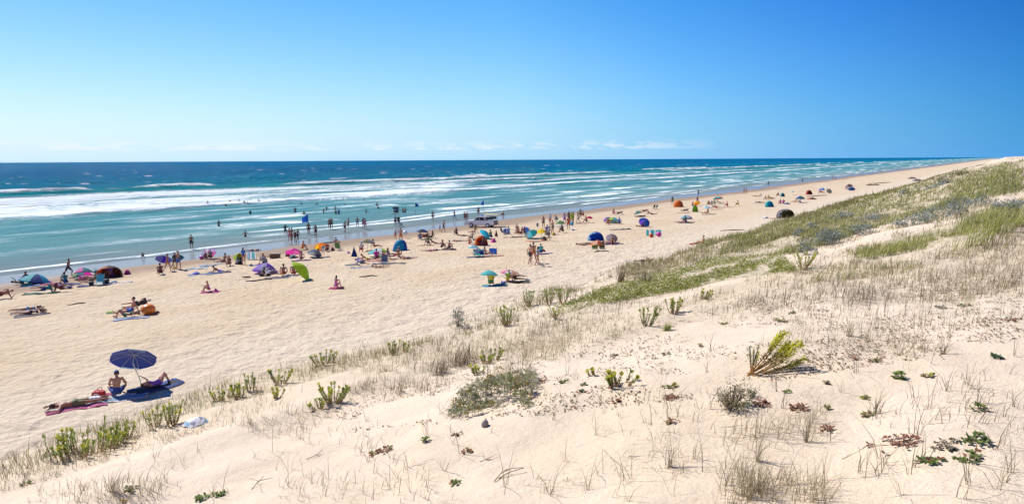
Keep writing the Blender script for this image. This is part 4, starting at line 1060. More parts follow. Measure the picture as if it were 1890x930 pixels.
def own_mat(o, m):
    o.material_slots[0].link = 'OBJECT'; o.material_slots[0].material = m
def sea_h(x, y):
    a, c = to_ac(np.array([[x]]), np.array([[y]])); return float(sea_fields(a, c)[0][0, 0]) if c[0, 0] > 70 else 0.
def spot(px, py):
    p = beach_point(px, py)
    if to_ac(p[0], p[1])[1] < 19: return ground([px], [py])[0]
    a, c = to_ac(p[0], p[1])
    if c > waterline(np.array(a)): p[2] = max(float(z_ac(a, c)), sea_h(p[0], p[1]))
    return p
PEOPLE = {}
def person(px, py, pose, rz, label, skin='tan', hair='hairdark', bottom=None, top=None, sex='m', sink=0, h=1.0, group='people on the beach', hat=None, lift=0, at_pt=None):
    b = body_meshes(pose, sex)
    p = spot(px, py) if at_pt is None else at_pt
    hs_ = h*random.uniform(.97, 1.03)*(.955 if sex == 'f' else 1.02)
    o = link('person', b['body'], loc=(p[0], p[1], p[2]-sink+lift), rz=R(rz)); o.scale = (hs_,)*3
    own_mat(o, skin_mat(skin)); tag(o, label, 'person', group)
    hr = link('hair', b['hair'], parent=o); own_mat(hr, cmat(hair))
    for part, spec in (('bottom', bottom), ('top', top)):
        if spec:
            kind, col = spec.split(':')
            nm = dict(brief='swim_brief', shorts='swim_shorts', bra='bikini_top', suit='swimsuit', shirt='shirt', dress='dress')[kind]
            c = link(nm, b[kind], parent=o); own_mat(c, cmat(col))
    if hat:
        ht = Solid(); hc = b['head']; ax = b['hax']
        ht.ell(hc+ax[2]*.05-ax[1]*.01, ax, (.092, .105, .075)); ht.ell(hc+ax[2]*.045+ax[1]*.10, ax, (.07, .075, .008))
        me = bpy.data.meshes.new('cap'); me.from_pydata(np.concatenate(ht.V).tolist(), [], ht.F)
        for q in me.polygons: q.use_smooth = True
        link('cap', me, cmat(hat), parent=o)
    return o

# ------------------------------------------------------------------ things on the beach
def bm_obj(name, bm, mats, parent=None, loc=None, rz=None, smooth=False):
    me = bpy.data.meshes.new(name); bmesh.ops.recalc_face_normals(bm, faces=bm.faces); bm.to_mesh(me); bm.free()
    for m in (mats if isinstance(mats, (list, tuple)) else [mats]): me.materials.append(m)
    if smooth:
        for p in me.polygons: p.use_smooth = True
    return link(name, me, None, parent, loc, rz)
def add_tube(bm, pts, r, k=6):
    b = Buf(); tube(b, pts, r, (1, 1, 1), k); V = np.concatenate(b.V); vs = [bm.verts.new(v) for v in V]
    for q in np.concatenate(b.Q): bm.faces.new([vs[i] for i in q])
    bm.faces.new(vs[:k][::-1]); bm.faces.new(vs[-k:])
def add_box(bm, c, s, bev=0, rot=None, mi=0):
    r = bmesh.ops.create_cube(bm, size=1); vs = r['verts']
    for v in vs:
        q = Vector((v.co.x*s[0], v.co.y*s[1], v.co.z*s[2]))
        if rot is not None: q = rot @ q
        v.co = q+Vector(c)
    fs = {f for v in vs for f in v.link_faces}
    for f in fs: f.material_index = mi
    if bev:
        es = list({e for v in vs for e in v.link_edges}); bmesh.ops.bevel(bm, geom=es, offset=bev, segments=2, affect='EDGES', clamp_overlap=True)
M_POLE = None
def pole_mat():
    k = 'pole'
    if k not in _mc:
        m, nt, b = new_mat('white_metal_pole'); b.inputs['Base Color'].default_value = (.62, .62, .60, 1); b.inputs['Roughness'].default_value = .35; b.inputs['Metallic'].default_value = .3; _mc[k] = m
    return _mc[k]
def wpx(px, py): p = spot(px, py); return p, (p[1]*f_.y+(p[2]-CAMZ)*f_.z)/FPX    # point and metres per photo pixel there

def umbrella(bx, by, cx, ty, wide, cols, label, tilt=12, az=90, under=None, ribs=False, dome=.30, n=8, cz=None, group='sun umbrellas on the beach'):
    p, k = wpx(bx, by); r = wide*k/2; top = (by-ty)*k; dx = (cx-bx)*k
    e = empty('beach_umbrella', p); tag(e, label, 'umbrella', group)
    ta = R(tilt); axd = Vector((math.sin(ta)*math.cos(R(az)), math.sin(ta)*math.sin(R(az)), math.cos(ta)))
    q = axd.to_track_quat('Z', 'Y').to_matrix()
    hgt = r*dome*2
    apex_z = max(top-.02, .25); lift_ = r*math.sin(ta)
    centre = Vector((dx, 0, max(apex_z-hgt*math.cos(ta)-(lift_ if tilt > 25 else .35*lift_), .04+r*math.sin(ta)*.96 if tilt > 25 else .2)))
    if cz: centre.z = cz
    bm = bmesh.new(); rings = 5; vs = []
    for i in range(rings+1):
        rr = i/rings; row = []
        for j in range(n*2):
            a = math.pi*j/n; sc = 1 if j % 2 == 0 else (1-.035*rr*rr)
            z = hgt*(1-rr**1.8)-(.02*r*rr if j % 2 else 0)
            row.append(bm.verts.new(centre+q @ Vector((r*rr*sc*math.cos(a), r*rr*sc*math.sin(a), z)))) if i else row.append(None)
        vs.append(row)
    tip = bm.verts.new(centre+q @ Vector((0, 0, hgt)))
    vs_val = [bm.verts.new(centre+q @ Vector((r*(1.0 if j % 2 == 0 else .965)*math.cos(math.pi*j/n), r*(1.0 if j % 2 == 0 else .965)*math.sin(math.pi*j/n), -.09*r))) for j in range(n*2)]
    m = n*2
    for j in range(m):
        j2 = (j+1) % m; pi = ((j//2)) % len(cols)
        bm.faces.new((tip, vs[1][j], vs[1][j2])).material_index = pi
        for i in range(1, rings): bm.faces.new((vs[i][j], vs[i+1][j], vs[i+1][j2], vs[i][j2])).material_index = pi
        bm.faces.new((vs[rings][j], vs_val[j], vs_val[j2], vs[rings][j2])).material_index = pi
    me = bpy.data.meshes.new('canopy'); bmesh.ops.recalc_face_normals(bm, faces=bm.faces); bm.to_mesh(me); bm.free()
    for c in cols: me.materials.append(canopy_mat(c))
    for f in me.polygons: f.use_smooth = False
    link('canopy', me, None, e)
    if under:
        bm = bmesh.new(); prev = None; rowz = []
        for i in range(rings+1):
            rr = max(i/rings, .02); rowz.append([bm.verts.new(centre+q @ Vector((r*.985*rr*(1 if j % 2 == 0 else 1-.035*rr*rr)*math.cos(math.pi*j/n), r*.985*rr*(1 if j % 2 == 0 else 1-.035*rr*rr)*math.sin(math.pi*j/n), hgt*(1-rr**1.8)-.025-(.02*r*rr if j % 2 else 0)))) for j in range(m)])
        for i in range(rings):
            for j in range(m): bm.faces.new((rowz[i][j], rowz[i][(j+1) % m], rowz[i+1][(j+1) % m], rowz[i+1][j]))
        bm_obj('lining', bm, cmat(under), e)
    bm = bmesh.new(); apex = centre+axd*(hgt+.06)
    j0 = centre+axd*(-.25*r)
    add_tube(bm, [(0, 0, -.25), (dx*.15, 0, max(.05, j0.z*.3)), j0, apex], .018, 6); bm_obj('pole', bm, pole_mat(), e)
    if ribs:
        for j in range(n):
            bm = bmesh.new(); a = 2*math.pi*j/n
            add_tube(bm, [centre+q @ Vector((r*.97*rr*math.cos(a), r*.97*rr*math.sin(a), hgt*(1-rr**1.8)-.05)) for rr in (.03, .35, .7, 1)], .006, 4); bm_obj('rib', bm, pole_mat(), e)
    return e

def closed_umbrella(bx, by, ty, wide, col, label):
    p, k = wpx(bx, by); H = (by-ty)*k; r = wide*k/2
    e = empty('closed_umbrella', p); tag(e, label, 'umbrella', 'sun umbrellas on the beach')
    bm = bmesh.new(); prof = [(.98, .03), (.8, .22), (.5, .55), (.25, .8), (.10, 1.0), (.08, .85)]; n = 16; rows = []
    for z, rr in prof: rows.append([bm.verts.new((r*rr*(1 if j % 2 else .68)*math.cos(2*math.pi*j/n), r*rr*(1 if j % 2 else .68)*math.sin(2*math.pi*j/n), H*z)) for j in range(n)])
    for i in range(len(rows)-1):
        for j in range(n): bm.faces.new((rows[i][j], rows[i+1][j], rows[i+1][(j+1) % n], rows[i][(j+1) % n]))
    bm.faces.new(rows[0]); bm_obj('canopy', bm, canopy_mat(col), e)
    bm = bmesh.new(); add_tube(bm, [(0, 0, -.2), (0, 0, H*1.06)], .018); bm_obj('pole', bm, pole_mat(), e)

def tent(x0, x1, by, ty, cols, label, open_az=-90, depth=.8, inside=None, cut=.25, group='pop up tents on the beach'):
    p, k = wpx((x0+x1)/2, by); W = (x1-x0)*k/2; H = (by-ty)*k; Dp = W*depth
    e = empty('beach_tent', p, R(open_az+90)); tag(e, label, 'tent', group)
    bm = bmesh.new(); nu, nv = 20, 8; rows = []
    for i in range(nv+1):
        ph = math.pi/2*i/nv
        rows.append([bm.verts.new((W*math.cos(ph)**.8*math.cos(2*math.pi*j/nu), Dp*math.cos(ph)**.8*math.sin(2*math.pi*j/nu)+Dp*.15*math.sin(ph), H*math.sin(ph)**.9)) for j in range(nu)] if i < nv else [bm.verts.new((0, Dp*.15, H))])
    for i in range(nv):
        for j in range(nu):
            j2 = (j+1) % nu
            vs = (rows[i][j], rows[i][j2], rows[i+1][j2], rows[i+1][j]) if i < nv-1 else (rows[i][j], rows[i][j2], rows[i+1][0])
            c = sum((v.co for v in vs), Vector())/len(vs)
            if c.y < -Dp*cut and c.z < H*.86 and abs(c.x) < W*.80: continue
            f = bm.faces.new(vs); f.material_index = (j*len(cols)//nu) % len(cols) if len(cols) > 1 else 0
    bmesh.ops.delete(bm, geom=[v for v in bm.verts if not v.link_faces], context='VERTS')
    g = bmesh.ops.solidify(bm, geom=bm.faces[:], thickness=.012)
    me_o = bm_obj('shell', bm, [canopy_mat(c) for c in cols], e)
    bm = bmesh.new(); nn = 24
    ring = [bm.verts.new((W*.97*math.cos(2*math.pi*j/nn), Dp*.97*math.sin(2*math.pi*j/nn)-(.25*Dp if math.sin(2*math.pi*j/nn) < -.3 else 0), .03)) for j in range(nn)]
    f = bm.faces.new(ring); r = bmesh.ops.extrude_face_region(bm, geom=[f]); [setattr(v, 'co', v.co-Vector((0, 0, .05))) for v in r['geom'] if isinstance(v, bmesh.types.BMVert)]
    bm_obj('groundsheet', bm, cmat(inside or cols[0]), e)
    for sx in (-1, 1):
        bm = bmesh.new(); add_tube(bm, [(sx*W*.97*math.cos(a), -Dp*cut*math.cos(a)*.9+Dp*.15*math.sin(a)-.01, H*1.005*math.sin(a)+.01) for a in np.linspace(0, math.pi/2, 7)], .012, 5); bm_obj('hoop', bm, cmat('dark'), e)
    return e

def strip_mesh(name, L_, W_, cols, p, rz, thick=.012, wave=.02, nu=16, nv=8, lengthwise=True):
    """a cloth lying on the sand, in stripes"""
    bm = bmesh.new(); ca, sa = math.cos(rz), math.sin(rz); g = []
    sd = random.uniform(0, 99)
    for i in range(nu+1):
        row = []
        for j in range(nv+1):
            u = (i/nu-.5)*L_; v = (j/nv-.5)*W_*(1+.04*math.sin(i*1.7+sd)); x = p[0]+u*ca-v*sa; y = p[1]+u*sa+v*ca
            z = float(z_xy(x, y))+.012+wave*(1+float(vnoise(u*2.6+sd, v*3.3+sd, 6)))*.8
            row.append(bm.verts.new((x-p[0], y-p[1], z-p[2])))
        g.append(row)
    for i in range(nu):
        for j in range(nv):
            f = bm.faces.new((g[i][j], g[i+1][j], g[i+1][j+1], g[i][j+1])); f.material_index = ((j*len(cols)//nv) if lengthwise else (i*len(cols)//nu)) % len(cols)
    bmesh.ops.solidify(bm, geom=bm.faces[:], thickness=thick)
    return bm_obj(name, bm, [cmat(c) for c in cols], loc=p, smooth=True)
def towel(px, py, L_, W_, az, cols, label, name='beach_towel', cat='towel', group='towels and mats on the sand', wave=.02):
    p = spot(px, py); o = strip_mesh(name, L_, W_, cols, p, R(az), wave=wave); tag(o, label, cat, group); return o

def bag(px, py, w, h, col, label, col2=None, name='beach_bag', group='bags on the beach', lie=False):
    p = spot(px, py); e = empty(name, p, random.uniform(0, 3)); tag(e, label, 'bag', group)
    bm = bmesh.new(); nu, nv = 14, 7; rows = []
    for i in range(nv+1):
        t = i/nv; rr = (.86+.25*math.sin(t*2.6))*(1 if t < .95 else .8)
        rows.append([bm.verts.new((w/2*rr*(abs(math.cos(2*math.pi*j/nu))**.6)*(1 if math.cos(2*math.pi*j/nu) > 0 else -1), w*.32*rr*(abs(math.sin(2*math.pi*j/nu))**.6)*(1 if math.sin(2*math.pi*j/nu) > 0 else -1)+.03*w*math.sin(5*t+j), h*t+.012*math.sin(j*2.3))) for j in range(nu)])
    for i in range(nv):
        for j in range(nu): bm.faces.new((rows[i][j], rows[i][(j+1) % nu], rows[i+1][(j+1) % nu], rows[i+1][j])).material_index = 1 if (col2 and 2 <= i <= 3) else 0
    bm.faces.new(rows[0][::-1]); bm.faces.new(rows[-1])
    bm_obj('sack', bm, [cmat(col), cmat(col2 or col)], e, smooth=True)
    for sy in (-1, 1):
        bm = bmesh.new(); add_tube(bm, [(-w*.22, sy*w*.25, h*.97), (-w*.16, sy*w*.28, h*1.25), (0, sy*w*.28, h*1.36), (w*.16, sy*w*.28, h*1.25), (w*.22, sy*w*.25, h*.97)], .012, 5); bm_obj('handle', bm, cmat(col2 or col), e)
    return e
def heap(px, py, w, h, cols, label, name='clothes_pile', cat='clothes pile', group='piles of things on the sand', dune=False):
    p = spot(px, py) if not dune else at(px, py); bm = bmesh.new(); nu, nv = 22, 8; rows = []; sd = random.uniform(0, 50)
    for i in range(nv):
        t = i/nv
        rows.append([bm.verts.new((w/2*(1-t**2)*(1+.25*float(vnoise(j*.8+sd, i*.6, 3)))*math.cos(2*math.pi*j/nu), w*.38*(1-t**2)*(1+.25*float(vnoise(j*.8+sd, i*.6, 4)))*math.sin(2*math.pi*j/nu), h*t*(1+.35*float(vnoise(j*.9+sd, i*.9, 5)))-.01)) for j in range(nu)])
    top = bm.verts.new((0, 0, h*.95))
    for i in range(nv-1):
        for j in range(nu): bm.faces.new((rows[i][j], rows[i][(j+1) % nu], rows[i+1][(j+1) % nu], rows[i+1][j])).material_index = int((float(vnoise(j*.45+sd, i*.4, 7))*.5+.5)*len(cols)) % len(cols)
    for j in range(nu): bm.faces.new((rows[-1][j], rows[-1][(j+1) % nu], top))
    o = bm_obj(name, bm, [cmat(c) for c in cols], loc=p, rz=random.uniform(-.5, .5), smooth=True); tag(o, label, cat, group); return o
def ball(px, py, r, cols, label, name='beach_ball', cat='ball', squash=1, lift=0):
    p = spot(px, py); bm = bmesh.new(); bmesh.ops.create_uvsphere(bm, u_segments=18, v_segments=12, radius=r)
    for f in bm.faces:
        c = f.calc_center_median(); f.material_index = int((math.atan2(c.y, c.x)/math.pi+1)/2*6) % len(cols)
    for v in bm.verts: v.co.z *= squash
    o = bm_obj(name, bm, [cmat(c, .4) for c in cols], loc=(p[0], p[1], p[2]+r*squash*.97+lift), smooth=True); tag(o, label, cat); return o
def board_bm(L_, W_, t, mi=0, tail=.25):
    bm = bmesh.new(); n = 14; up = []; lo = []
    prof = [(-.5, W_*tail)]+[(-.5+i/n, W_/2*min(1, (1-abs(2*i/n-.9)**2.6*.92))) for i in range(1, n)]+[(.5, .03*W_)]
    for s, z, acc in ((1, t/2, up), (-1, -t/2, lo)):
        for x, w in prof:
            rk = .05*L_*max(0, (x-.15)/.35)**2
            acc.append([bm.verts.new((x*L_, -w, z*.4+rk)), bm.verts.new((x*L_, -w*.6, z+rk)), bm.verts.new((x*L_, w*.6, z+rk)), bm.verts.new((x*L_, w, z*.4+rk))])
    for i in range(len(prof)-1):
        for j in range(3): bm.faces.new((up[i][j], up[i+1][j], up[i+1][j+1], up[i][j+1])); bm.faces.new((lo[i][j+1], lo[i+1][j+1], lo[i+1][j], lo[i][j]))
        for j in (0, 3): bm.faces.new((up[i][j], lo[i][j], lo[i+1][j], up[i+1][j]))
    bm.faces.new((up[0][0], up[0][1], up[0][2], up[0][3], lo[0][3], lo[0][2], lo[0][1], lo[0][0])); bm.faces.new((up[-1][3], up[-1][2], up[-1][1], up[-1][0], lo[-1][0], lo[-1][1], lo[-1][2], lo[-1][3]))
    return bm
def board(px, py, L_, W_, col, label, rot=(0, 0, 0), lift=.06, name='surfboard', cat='board', group='boards on the beach', at_pt=None, stripe=None):
    p = spot(px, py) if at_pt is None else at_pt
    bm = board_bm(L_, W_, .06)
    if stripe:
        for f in bm.faces:
            if abs(f.calc_center_median().x) < L_*.16: f.material_index = 1
    o = bm_obj(name, bm, [cmat(col, .35), cmat(stripe or col, .35)], loc=(p[0], p[1], p[2]+lift)); o.rotation_euler = tuple(R(a) for a in rot)
    tag(o, label, cat, group); return o
def chair(px, py, rz, col, label, low=True, name='beach_chair'):
    p = spot(px, py); e = empty(name, p, R(rz)); tag(e, label, 'chair', 'folding chairs on the beach')
    s = bmesh.new()
    add_box(s, (0, .02, .26), (.52, .46, .02), .006); bm_obj('seat', s, cmat(col), e)
    s = bmesh.new(); add_box(s, (0, -.33, .58), (.52, .02, .62), .006, Matrix.Rotation(R(22), 3, 'X')); bm_obj('backrest', s, cmat(col), e)
    for sx in (-1, 1):
        s = bmesh.new(); x = sx*.285; add_tube(s, [(x, .28, -.04), (x, .20, .27), (x, -.25, .27), (x, -.46, .92)], .013, 5); bm_obj('side_frame', s, pole_mat(), e)
        s = bmesh.new(); add_tube(s, [(x, -.32, -.04), (x, -.20, .27)], .013, 5); bm_obj('leg', s, pole_mat(), e)
        s = bmesh.new(); add_box(s, (x, -.03, .45), (.05, .42, .025), .008); bm_obj('armrest', s, cmat('dark'), e)
    return e
def windbreak(x0, x1, by, ty, cols, label, az=0, np_=4):
    p, k = wpx((x0+x1)/2, by); W = (x1-x0)*k; H = (by-ty)*k
    e = empty('windbreak', p, R(az)); tag(e, label, 'windbreak', 'cloth windbreaks')
    bm = bmesh.new(); n = 28; g = [[bm.verts.new((-W/2+W*i/n, .06*math.sin(i*.9), H*(.06+.88*j/5)-.05*math.sin(math.pi*i/n*np_)**2*(j/5))) for j in range(6)] for i in range(n+1)]
    for i in range(n):
        for j in range(5): bm.faces.new((g[i][j], g[i+1][j], g[i+1][j+1], g[i][j+1])).material_index = (i*len(cols)//n+0) % len(cols)
    bm_obj('cloth', bm, [canopy_mat(c) for c in cols], e)
    for i in range(np_+1):
        bm = bmesh.new(); x = -W/2+W*i/np_; add_tube(bm, [(x, .06*math.sin(i*n/np_*.9)+.02, -.2), (x, .06*math.sin(i*n/np_*.9)+.02, H*1.03)], .015, 5); bm_obj('stake', bm, cmat('straw'), e)
    return e
def flag(bx, by, ty, w, h, col, label, side=-1, pole_col='dark'):
    p, k = wpx(bx, by); H = (by-ty)*k; e = empty('beach_flag', p); tag(e, label, 'flag', 'swimming zone flags')
    bm = bmesh.new(); add_tube(bm, [(0, 0, -.4), (0, 0, H)], .025, 6); bm_obj('pole', bm, cmat(pole_col), e)
    bm = bmesh.new(); n = 10; g = []
    for i in range(n+1):
        t = i/n; g.append([bm.verts.new((side*(.03+w*k*t*.95), .12*math.sin(t*5)*t, H-.03-h*k*(.0+.42*t)-(h*k)*(1-.42*t)*j/5+.03*math.sin(t*7+j))) for j in range(6)])
    for i in range(n):
        for j in range(5): bm.faces.new((g[i][j], g[i+1][j], g[i+1][j+1], g[i][j+1]))
    bmesh.ops.solidify(bm, geom=bm.faces[:], thickness=.006)
    bm_obj('cloth', bm, canopy_mat(col), e, smooth=True)
def box_thing(px, py, s, col, label, name, cat, lid=None, rz=0, group=None):
    p = spot(px, py); e = empty(name, p, R(rz)); tag(e, label, cat, group)
    bm = bmesh.new(); add_box(bm, (0, 0, s[2]*.42), (s[0], s[1], s[2]*.84), .02); bm_obj('body', bm, cmat(col, .4), e)
    bm = bmesh.new(); add_box(bm, (0, 0, s[2]*.93), (s[0]*1.03, s[1]*1.03, s[2]*.14), .015); bm_obj('lid', bm, cmat(lid or col, .4), e)
    bm = bmesh.new(); add_tube(bm, [(-s[0]*.53, 0, s[2]*.8), (-s[0]*.53, 0, s[2]*1.1), (s[0]*.53, 0, s[2]*1.1), (s[0]*.53, 0, s[2]*.8)], .015, 5); bm_obj('handle', bm, cmat('white', .4), e)
def stick(px, py, L_, r, az, col, label, name='driftwood', lift=.03):
    p = spot(px, py); bm = bmesh.new(); d = Vector((math.cos(R(az)), math.sin(R(az)), 0))
    pts = []
    for t in np.linspace(-.5, .5, 7):
        q = d*L_*t+Vector((-d.y, d.x, 0))*.05*L_*math.sin(t*6); x, y = p[0]+q.x, p[1]+q.y; pts.append((q.x, q.y, float(z_xy(x, y))-p[2]+r*.7))
    add_tube(bm, pts, np.array([.6, .9, 1, 1, .95, .8, .5])*r, 7); o = bm_obj(name, bm, cmat(col), loc=p, smooth=True); tag(o, label, 'driftwood', 'driftwood on the beach'); return o

def truck(px, py, rz):
    p = spot(px, py); e = empty('pickup_truck', p, R(rz)); e.scale = (.92,)*3     # local +X is the front
    tag(e, 'white lifeguard pickup truck with dark canopy frame parked near the water', 'pickup truck')
    WHT = cmat('paint', .3); BLK = cmat('black', .5)
    if 'glass' not in _mc:
        m, nt, b = new_mat('dark_car_glass'); b.inputs['Base Color'].default_value = (.02, .03, .035, 1); b.inputs['Roughness'].default_value = .08; _mc['glass'] = m
    G = _mc['glass']; GR = cmat('gray', .4)
    def extr(name, prof, y0, y1, mat, bev=.04):
        bm = bmesh.new(); a = [bm.verts.new((x, y0, z)) for x, z in prof]; b2 = [bm.verts.new((x, y1, z)) for x, z in prof]
        bm.faces.new(a); bm.faces.new(b2[::-1])
        for i in range(len(prof)): bm.faces.new((a[i], b2[i], b2[(i+1) % len(prof)], a[(i+1) % len(prof)]))
        if bev: bmesh.ops.bevel(bm, geom=bm.edges[:], offset=bev, segments=2, affect='EDGES', clamp_overlap=True)
        return bm_obj(name, bm, mat, e)
    def arch(cx): return [(cx+.42*math.cos(a), .36+.42*math.sin(a)) for a in np.linspace(math.pi, 0, 9)]
    low = [(-2.55, .50)]+[(-1.93, .45)]+[(x, z) for x, z in arch(-1.45)]+[(.98, .42)]+arch(1.5)[0:]+[(2.2, .42), (2.5, .55), (2.52, .92), (2.40, 1.06), (1.15, 1.16), (.95, 1.16), (-.55, 1.14), (-2.5, 1.14), (-2.55, 1.0)]
    extr('body', low, -.88, .88, WHT, .03)
    extr('cab', [(1.12, 1.13), (.42, 1.74), (.25, 1.80), (-.78, 1.80), (-.95, 1.13)], -.78, .78, WHT, .05)
    for sy in (-1, 1):
        y = sy*.782
        for prof in ([(.90, 1.20), (.38, 1.66), (.10, 1.68), (.10, 1.20)], [(.02, 1.20), (.02, 1.68), (-.68, 1.68), (-.80, 1.20)]): extr('side_window', prof, y-.006, y+.006, G, 0)
        bm = bmesh.new(); add_box(bm, (-2.56, sy*.74, .92), (.05, .18, .34), .02); bm_obj('tail_light', bm, cmat('red', .3), e)
        bm = bmesh.new(); add_box(bm, (2.47, sy*.66, .86), (.10, .34, .18), .03); bm_obj('headlight', bm, GR, e)
        bm = bmesh.new(); add_box(bm, (.82, sy*.98, 1.22), (.12, .18, .16), .03); bm_obj('mirror', bm, BLK, e)
        for x in (1.5, -1.45):
            bm = bmesh.new(); bmesh.ops.create_cone(bm, cap_ends=True, segments=24, radius1=.37, radius2=.37, depth=.26, matrix=Matrix.Translation((x, sy*.80, .37)) @ Matrix.Rotation(math.pi/2, 4, 'X')); bmesh.ops.bevel(bm, geom=[q for q in bm.edges if len(q.link_faces) == 2 and q.calc_face_angle() > 1], offset=.04, segments=2, affect='EDGES'); wh = bm_obj('wheel', bm, BLK, e)
            bm = bmesh.new(); bmesh.ops.create_cone(bm, cap_ends=True, segments=18, radius1=.23, radius2=.20, depth=.05, matrix=Matrix.Translation((x, sy*.935, .37)) @ Matrix.Rotation(math.pi/2*sy, 4, 'X')); bm_obj('rim', bm, cmat('white', .4), wh)
        bm = bmesh.new(); add_tube(bm, [(-.80, sy*.80, 1.14), (-.80, sy*.80, 1.96), (-2.45, sy*.80, 1.96), (-2.45, sy*.80, 1.14)], .035, 6); bm_obj('rack_frame', bm, BLK, e)
        extr('canopy_side', [(-1.1, 1.30), (-1.1, 1.68), (-2.32, 1.74), (-2.32, 1.30)], sy*.81-.01, sy*.81+.01, cmat('dark'), 0)
    ws = bmesh.new(); q = [ws.verts.new(v) for v in ((1.06, -.70, 1.22), (1.06, .70, 1.22), (.50, .66, 1.70), (.50, -.66, 1.70))]; ws.faces.new(q); bmesh.ops.translate(ws, vec=(.035, 0, .03), verts=ws.verts); bm_obj('windscreen', ws, G, e)
    bm = bmesh.new(); add_box(bm, (-2.62, 0, .56), (.16, 1.7, .18), .04); bm_obj('rear_bumper', bm, BLK, e)
    bm = bmesh.new(); add_box(bm, (2.55, 0, .56), (.14, 1.72, .24), .05); bm_obj('front_bumper', bm, BLK, e)
    bm = bmesh.new(); add_box(bm, (-2.56, 0, .93), (.04, 1.24, .40), .02); bm_obj('tailgate', bm, cmat('maroon', .4), e)
    bm = bmesh.new(); add_box(bm, (-1.65, 0, 2.0), (1.9, 1.66, .06), .02); bm_obj('canopy_roof', bm, cmat('white', .4), e)
    bm = bmesh.new(); add_box(bm, (-.15, 0, 1.86), (.22, 1.1, .09), .03); bm_obj('light_bar', bm, cmat('blue', .3), e)
    M = e.matrix_basis
    top = Matrix.Translation(p) @ Matrix.Rotation(R(rz), 4, 'Z') @ Vector((-1.6, .0, 1.99))
    b = board(0, 0, 2.9, .95, 'yellow', 'yellow rescue board carried on the roof rack of the white truck', (0, 0, rz), 0, 'rescue_board', 'board', None, at_pt=np.array(top))
A_, L_, T_, R_ = 0, 90, 180, -90
P = person; U = umbrella
SW = 'swimmers in the surf'; ST = 'people standing on the wet sand'
# ---------------- the pair and the sleeper nearest the dune
U(262, 716, 251, 647, 78, ['royal', 'royal', 'sky', 'royal'], 'navy blue parasol with pale rim tilted over the bather nearest the dune', 42, 104, under='royal', ribs=True, dome=.12, cz=1.22)
P(292, 712, 'knees', 152, 'person in purple swimsuit lying knees up under the tilted navy parasol', 'pink', 'hairbrown', None, 'suit:purple', 'f')
P(216, 731, 'slump', 25, 'person in blue cap sitting hunched with bare back turned on white towel', 'tan', 'hairbrown', 'shorts:navy', None, 'm', hat='blue')
P(138, 748, 'front', 130, 'brown haired person face down in olive patterned shorts nearest the dune', 'brown', 'hairbrown', 'shorts:olive', None, 'm')
towel(222, 734, 1.9, .8, 28, ['white', 'sky', 'white', 'white'], 'white and pale blue towel under the bare backed person in cap')
towel(288, 716, 1.9, .9, 48, ['navy', 'dark', 'blue'], 'dark blue towel under the person in purple swimsuit')
towel(140, 750, 1.9, .85, 40, ['pink', 'white', 'maroon'], 'pink and white towel under the face down brown haired person')
bag(183, 733, .42, .26, 'red', 'red beach bag with long strap beside the white towel')
towel(196, 728, 1.0, .28, 30, ['red', 'magenta'], 'crumpled red cloth running from red bag to the seated person', 'red_cloth', 'cloth')
heap(160, 741, .5, .16, ['olive', 'turq', 'yellow'], 'crumpled olive and turquoise clothes next to the face down person')
bag(176, 741, .35, .2, 'white', 'small white bag between the red bag and olive clothes')
heap(364, 782, .34, .10, ['white', 'white', 'sky'], 'pale plastic sheet lying crumpled on the dune edge', 'plastic_sheet', 'litter', 'litter on the dune', dune=True)
# ---------------- pair of sunbathers and the orange float group
P(52, 571, 'front', -60, 'sunbather in light blue lying face down nearest the frame side, farther one', 'tan', 'hairdark', 'brief:sky', 'bra:sky', 'f')
P(58, 579, 'front', -60, 'sunbather in black lying face down, the nearer of two side by side', 'tan', 'hairdark', 'brief:dark', 'bra:dark', 'f')
towel(52, 574, 1.9, .8, 30, ['brown', 'mauve'], 'brown towel under the sunbather in light blue')
towel(60, 582, 1.9, .8, 30, ['mauve', 'dark'], 'mauve towel under the sunbather in black')
P(244, 578, 'longsit', -240, 'person reclining on elbows beside the big orange float', 'pink', 'hairbrown', 'shorts:blue', None)
P(232, 585, 'knees', -70, 'person in green bikini lying with bent knees in front of orange float', 'tan', 'blond', 'brief:green', 'bra:green', 'f')
P(256, 571, 'side', -60, 'person in white cap and dark shirt lying behind the orange float group', 'tan', 'hairdark', 'shorts:dark', 'shirt:dark', hat='white')
towel(243, 587, 1.9, .85, 25, ['blue', 'white', 'navy', 'sky'], 'blue and white striped towel in front of the orange float')
towel(215, 577, 1.1, .5, 20, ['green', 'lime'], 'rolled out green mat at the feet of the orange float group')
ball(274, 580, .42, ['orange'], 'big round orange inflatable float between two reclining people', 'inflatable_float', 'float', .8)
heap(289, 577, .4, .16, ['tan', 'maroon', 'white'], 'scattered beach shoes and bags just beyond the orange float')
stick(141, 561, 1.1, .05, 10, 'brown', 'dark driftwood lump alone on trampled sand behind the sunbather pair')
# ---------------- frame side group: blue umbrella, runner, brown tent
U(66, 524, 66, 503, 55, ['cyan', 'blue', 'turq', 'navy'], 'cyan and blue parasol set low beside people on brown sand', 16, 60, dome=.26)
P(40, 524, 'knees', 110, 'person lying with bent knees beside the low cyan and blue parasol', 'deep', 'hairdark', 'shorts:dark')
P(52, 522, 'sit', 160, 'person in brown top sitting under the low cyan and blue parasol', 'brown', 'hairdark', 'shorts:dark', 'shirt:maroon')
towel(54, 528, 1.6, .8, 15, ['blue', 'sky', 'red'], 'blue and red towel in the shade of the low cyan parasol')
bag(64, 525, .5, .35, 'red', 'red bag at the pole of the low cyan parasol')
towel(92, 525, 1.7, .8, 10, ['magenta', 'red', 'pink'], 'magenta and red towel on the sand beyond the cyan parasol')
heap(90, 522, .6, .25, ['magenta', 'purple', 'red'], 'magenta clothes heaped on the magenta and red towel')
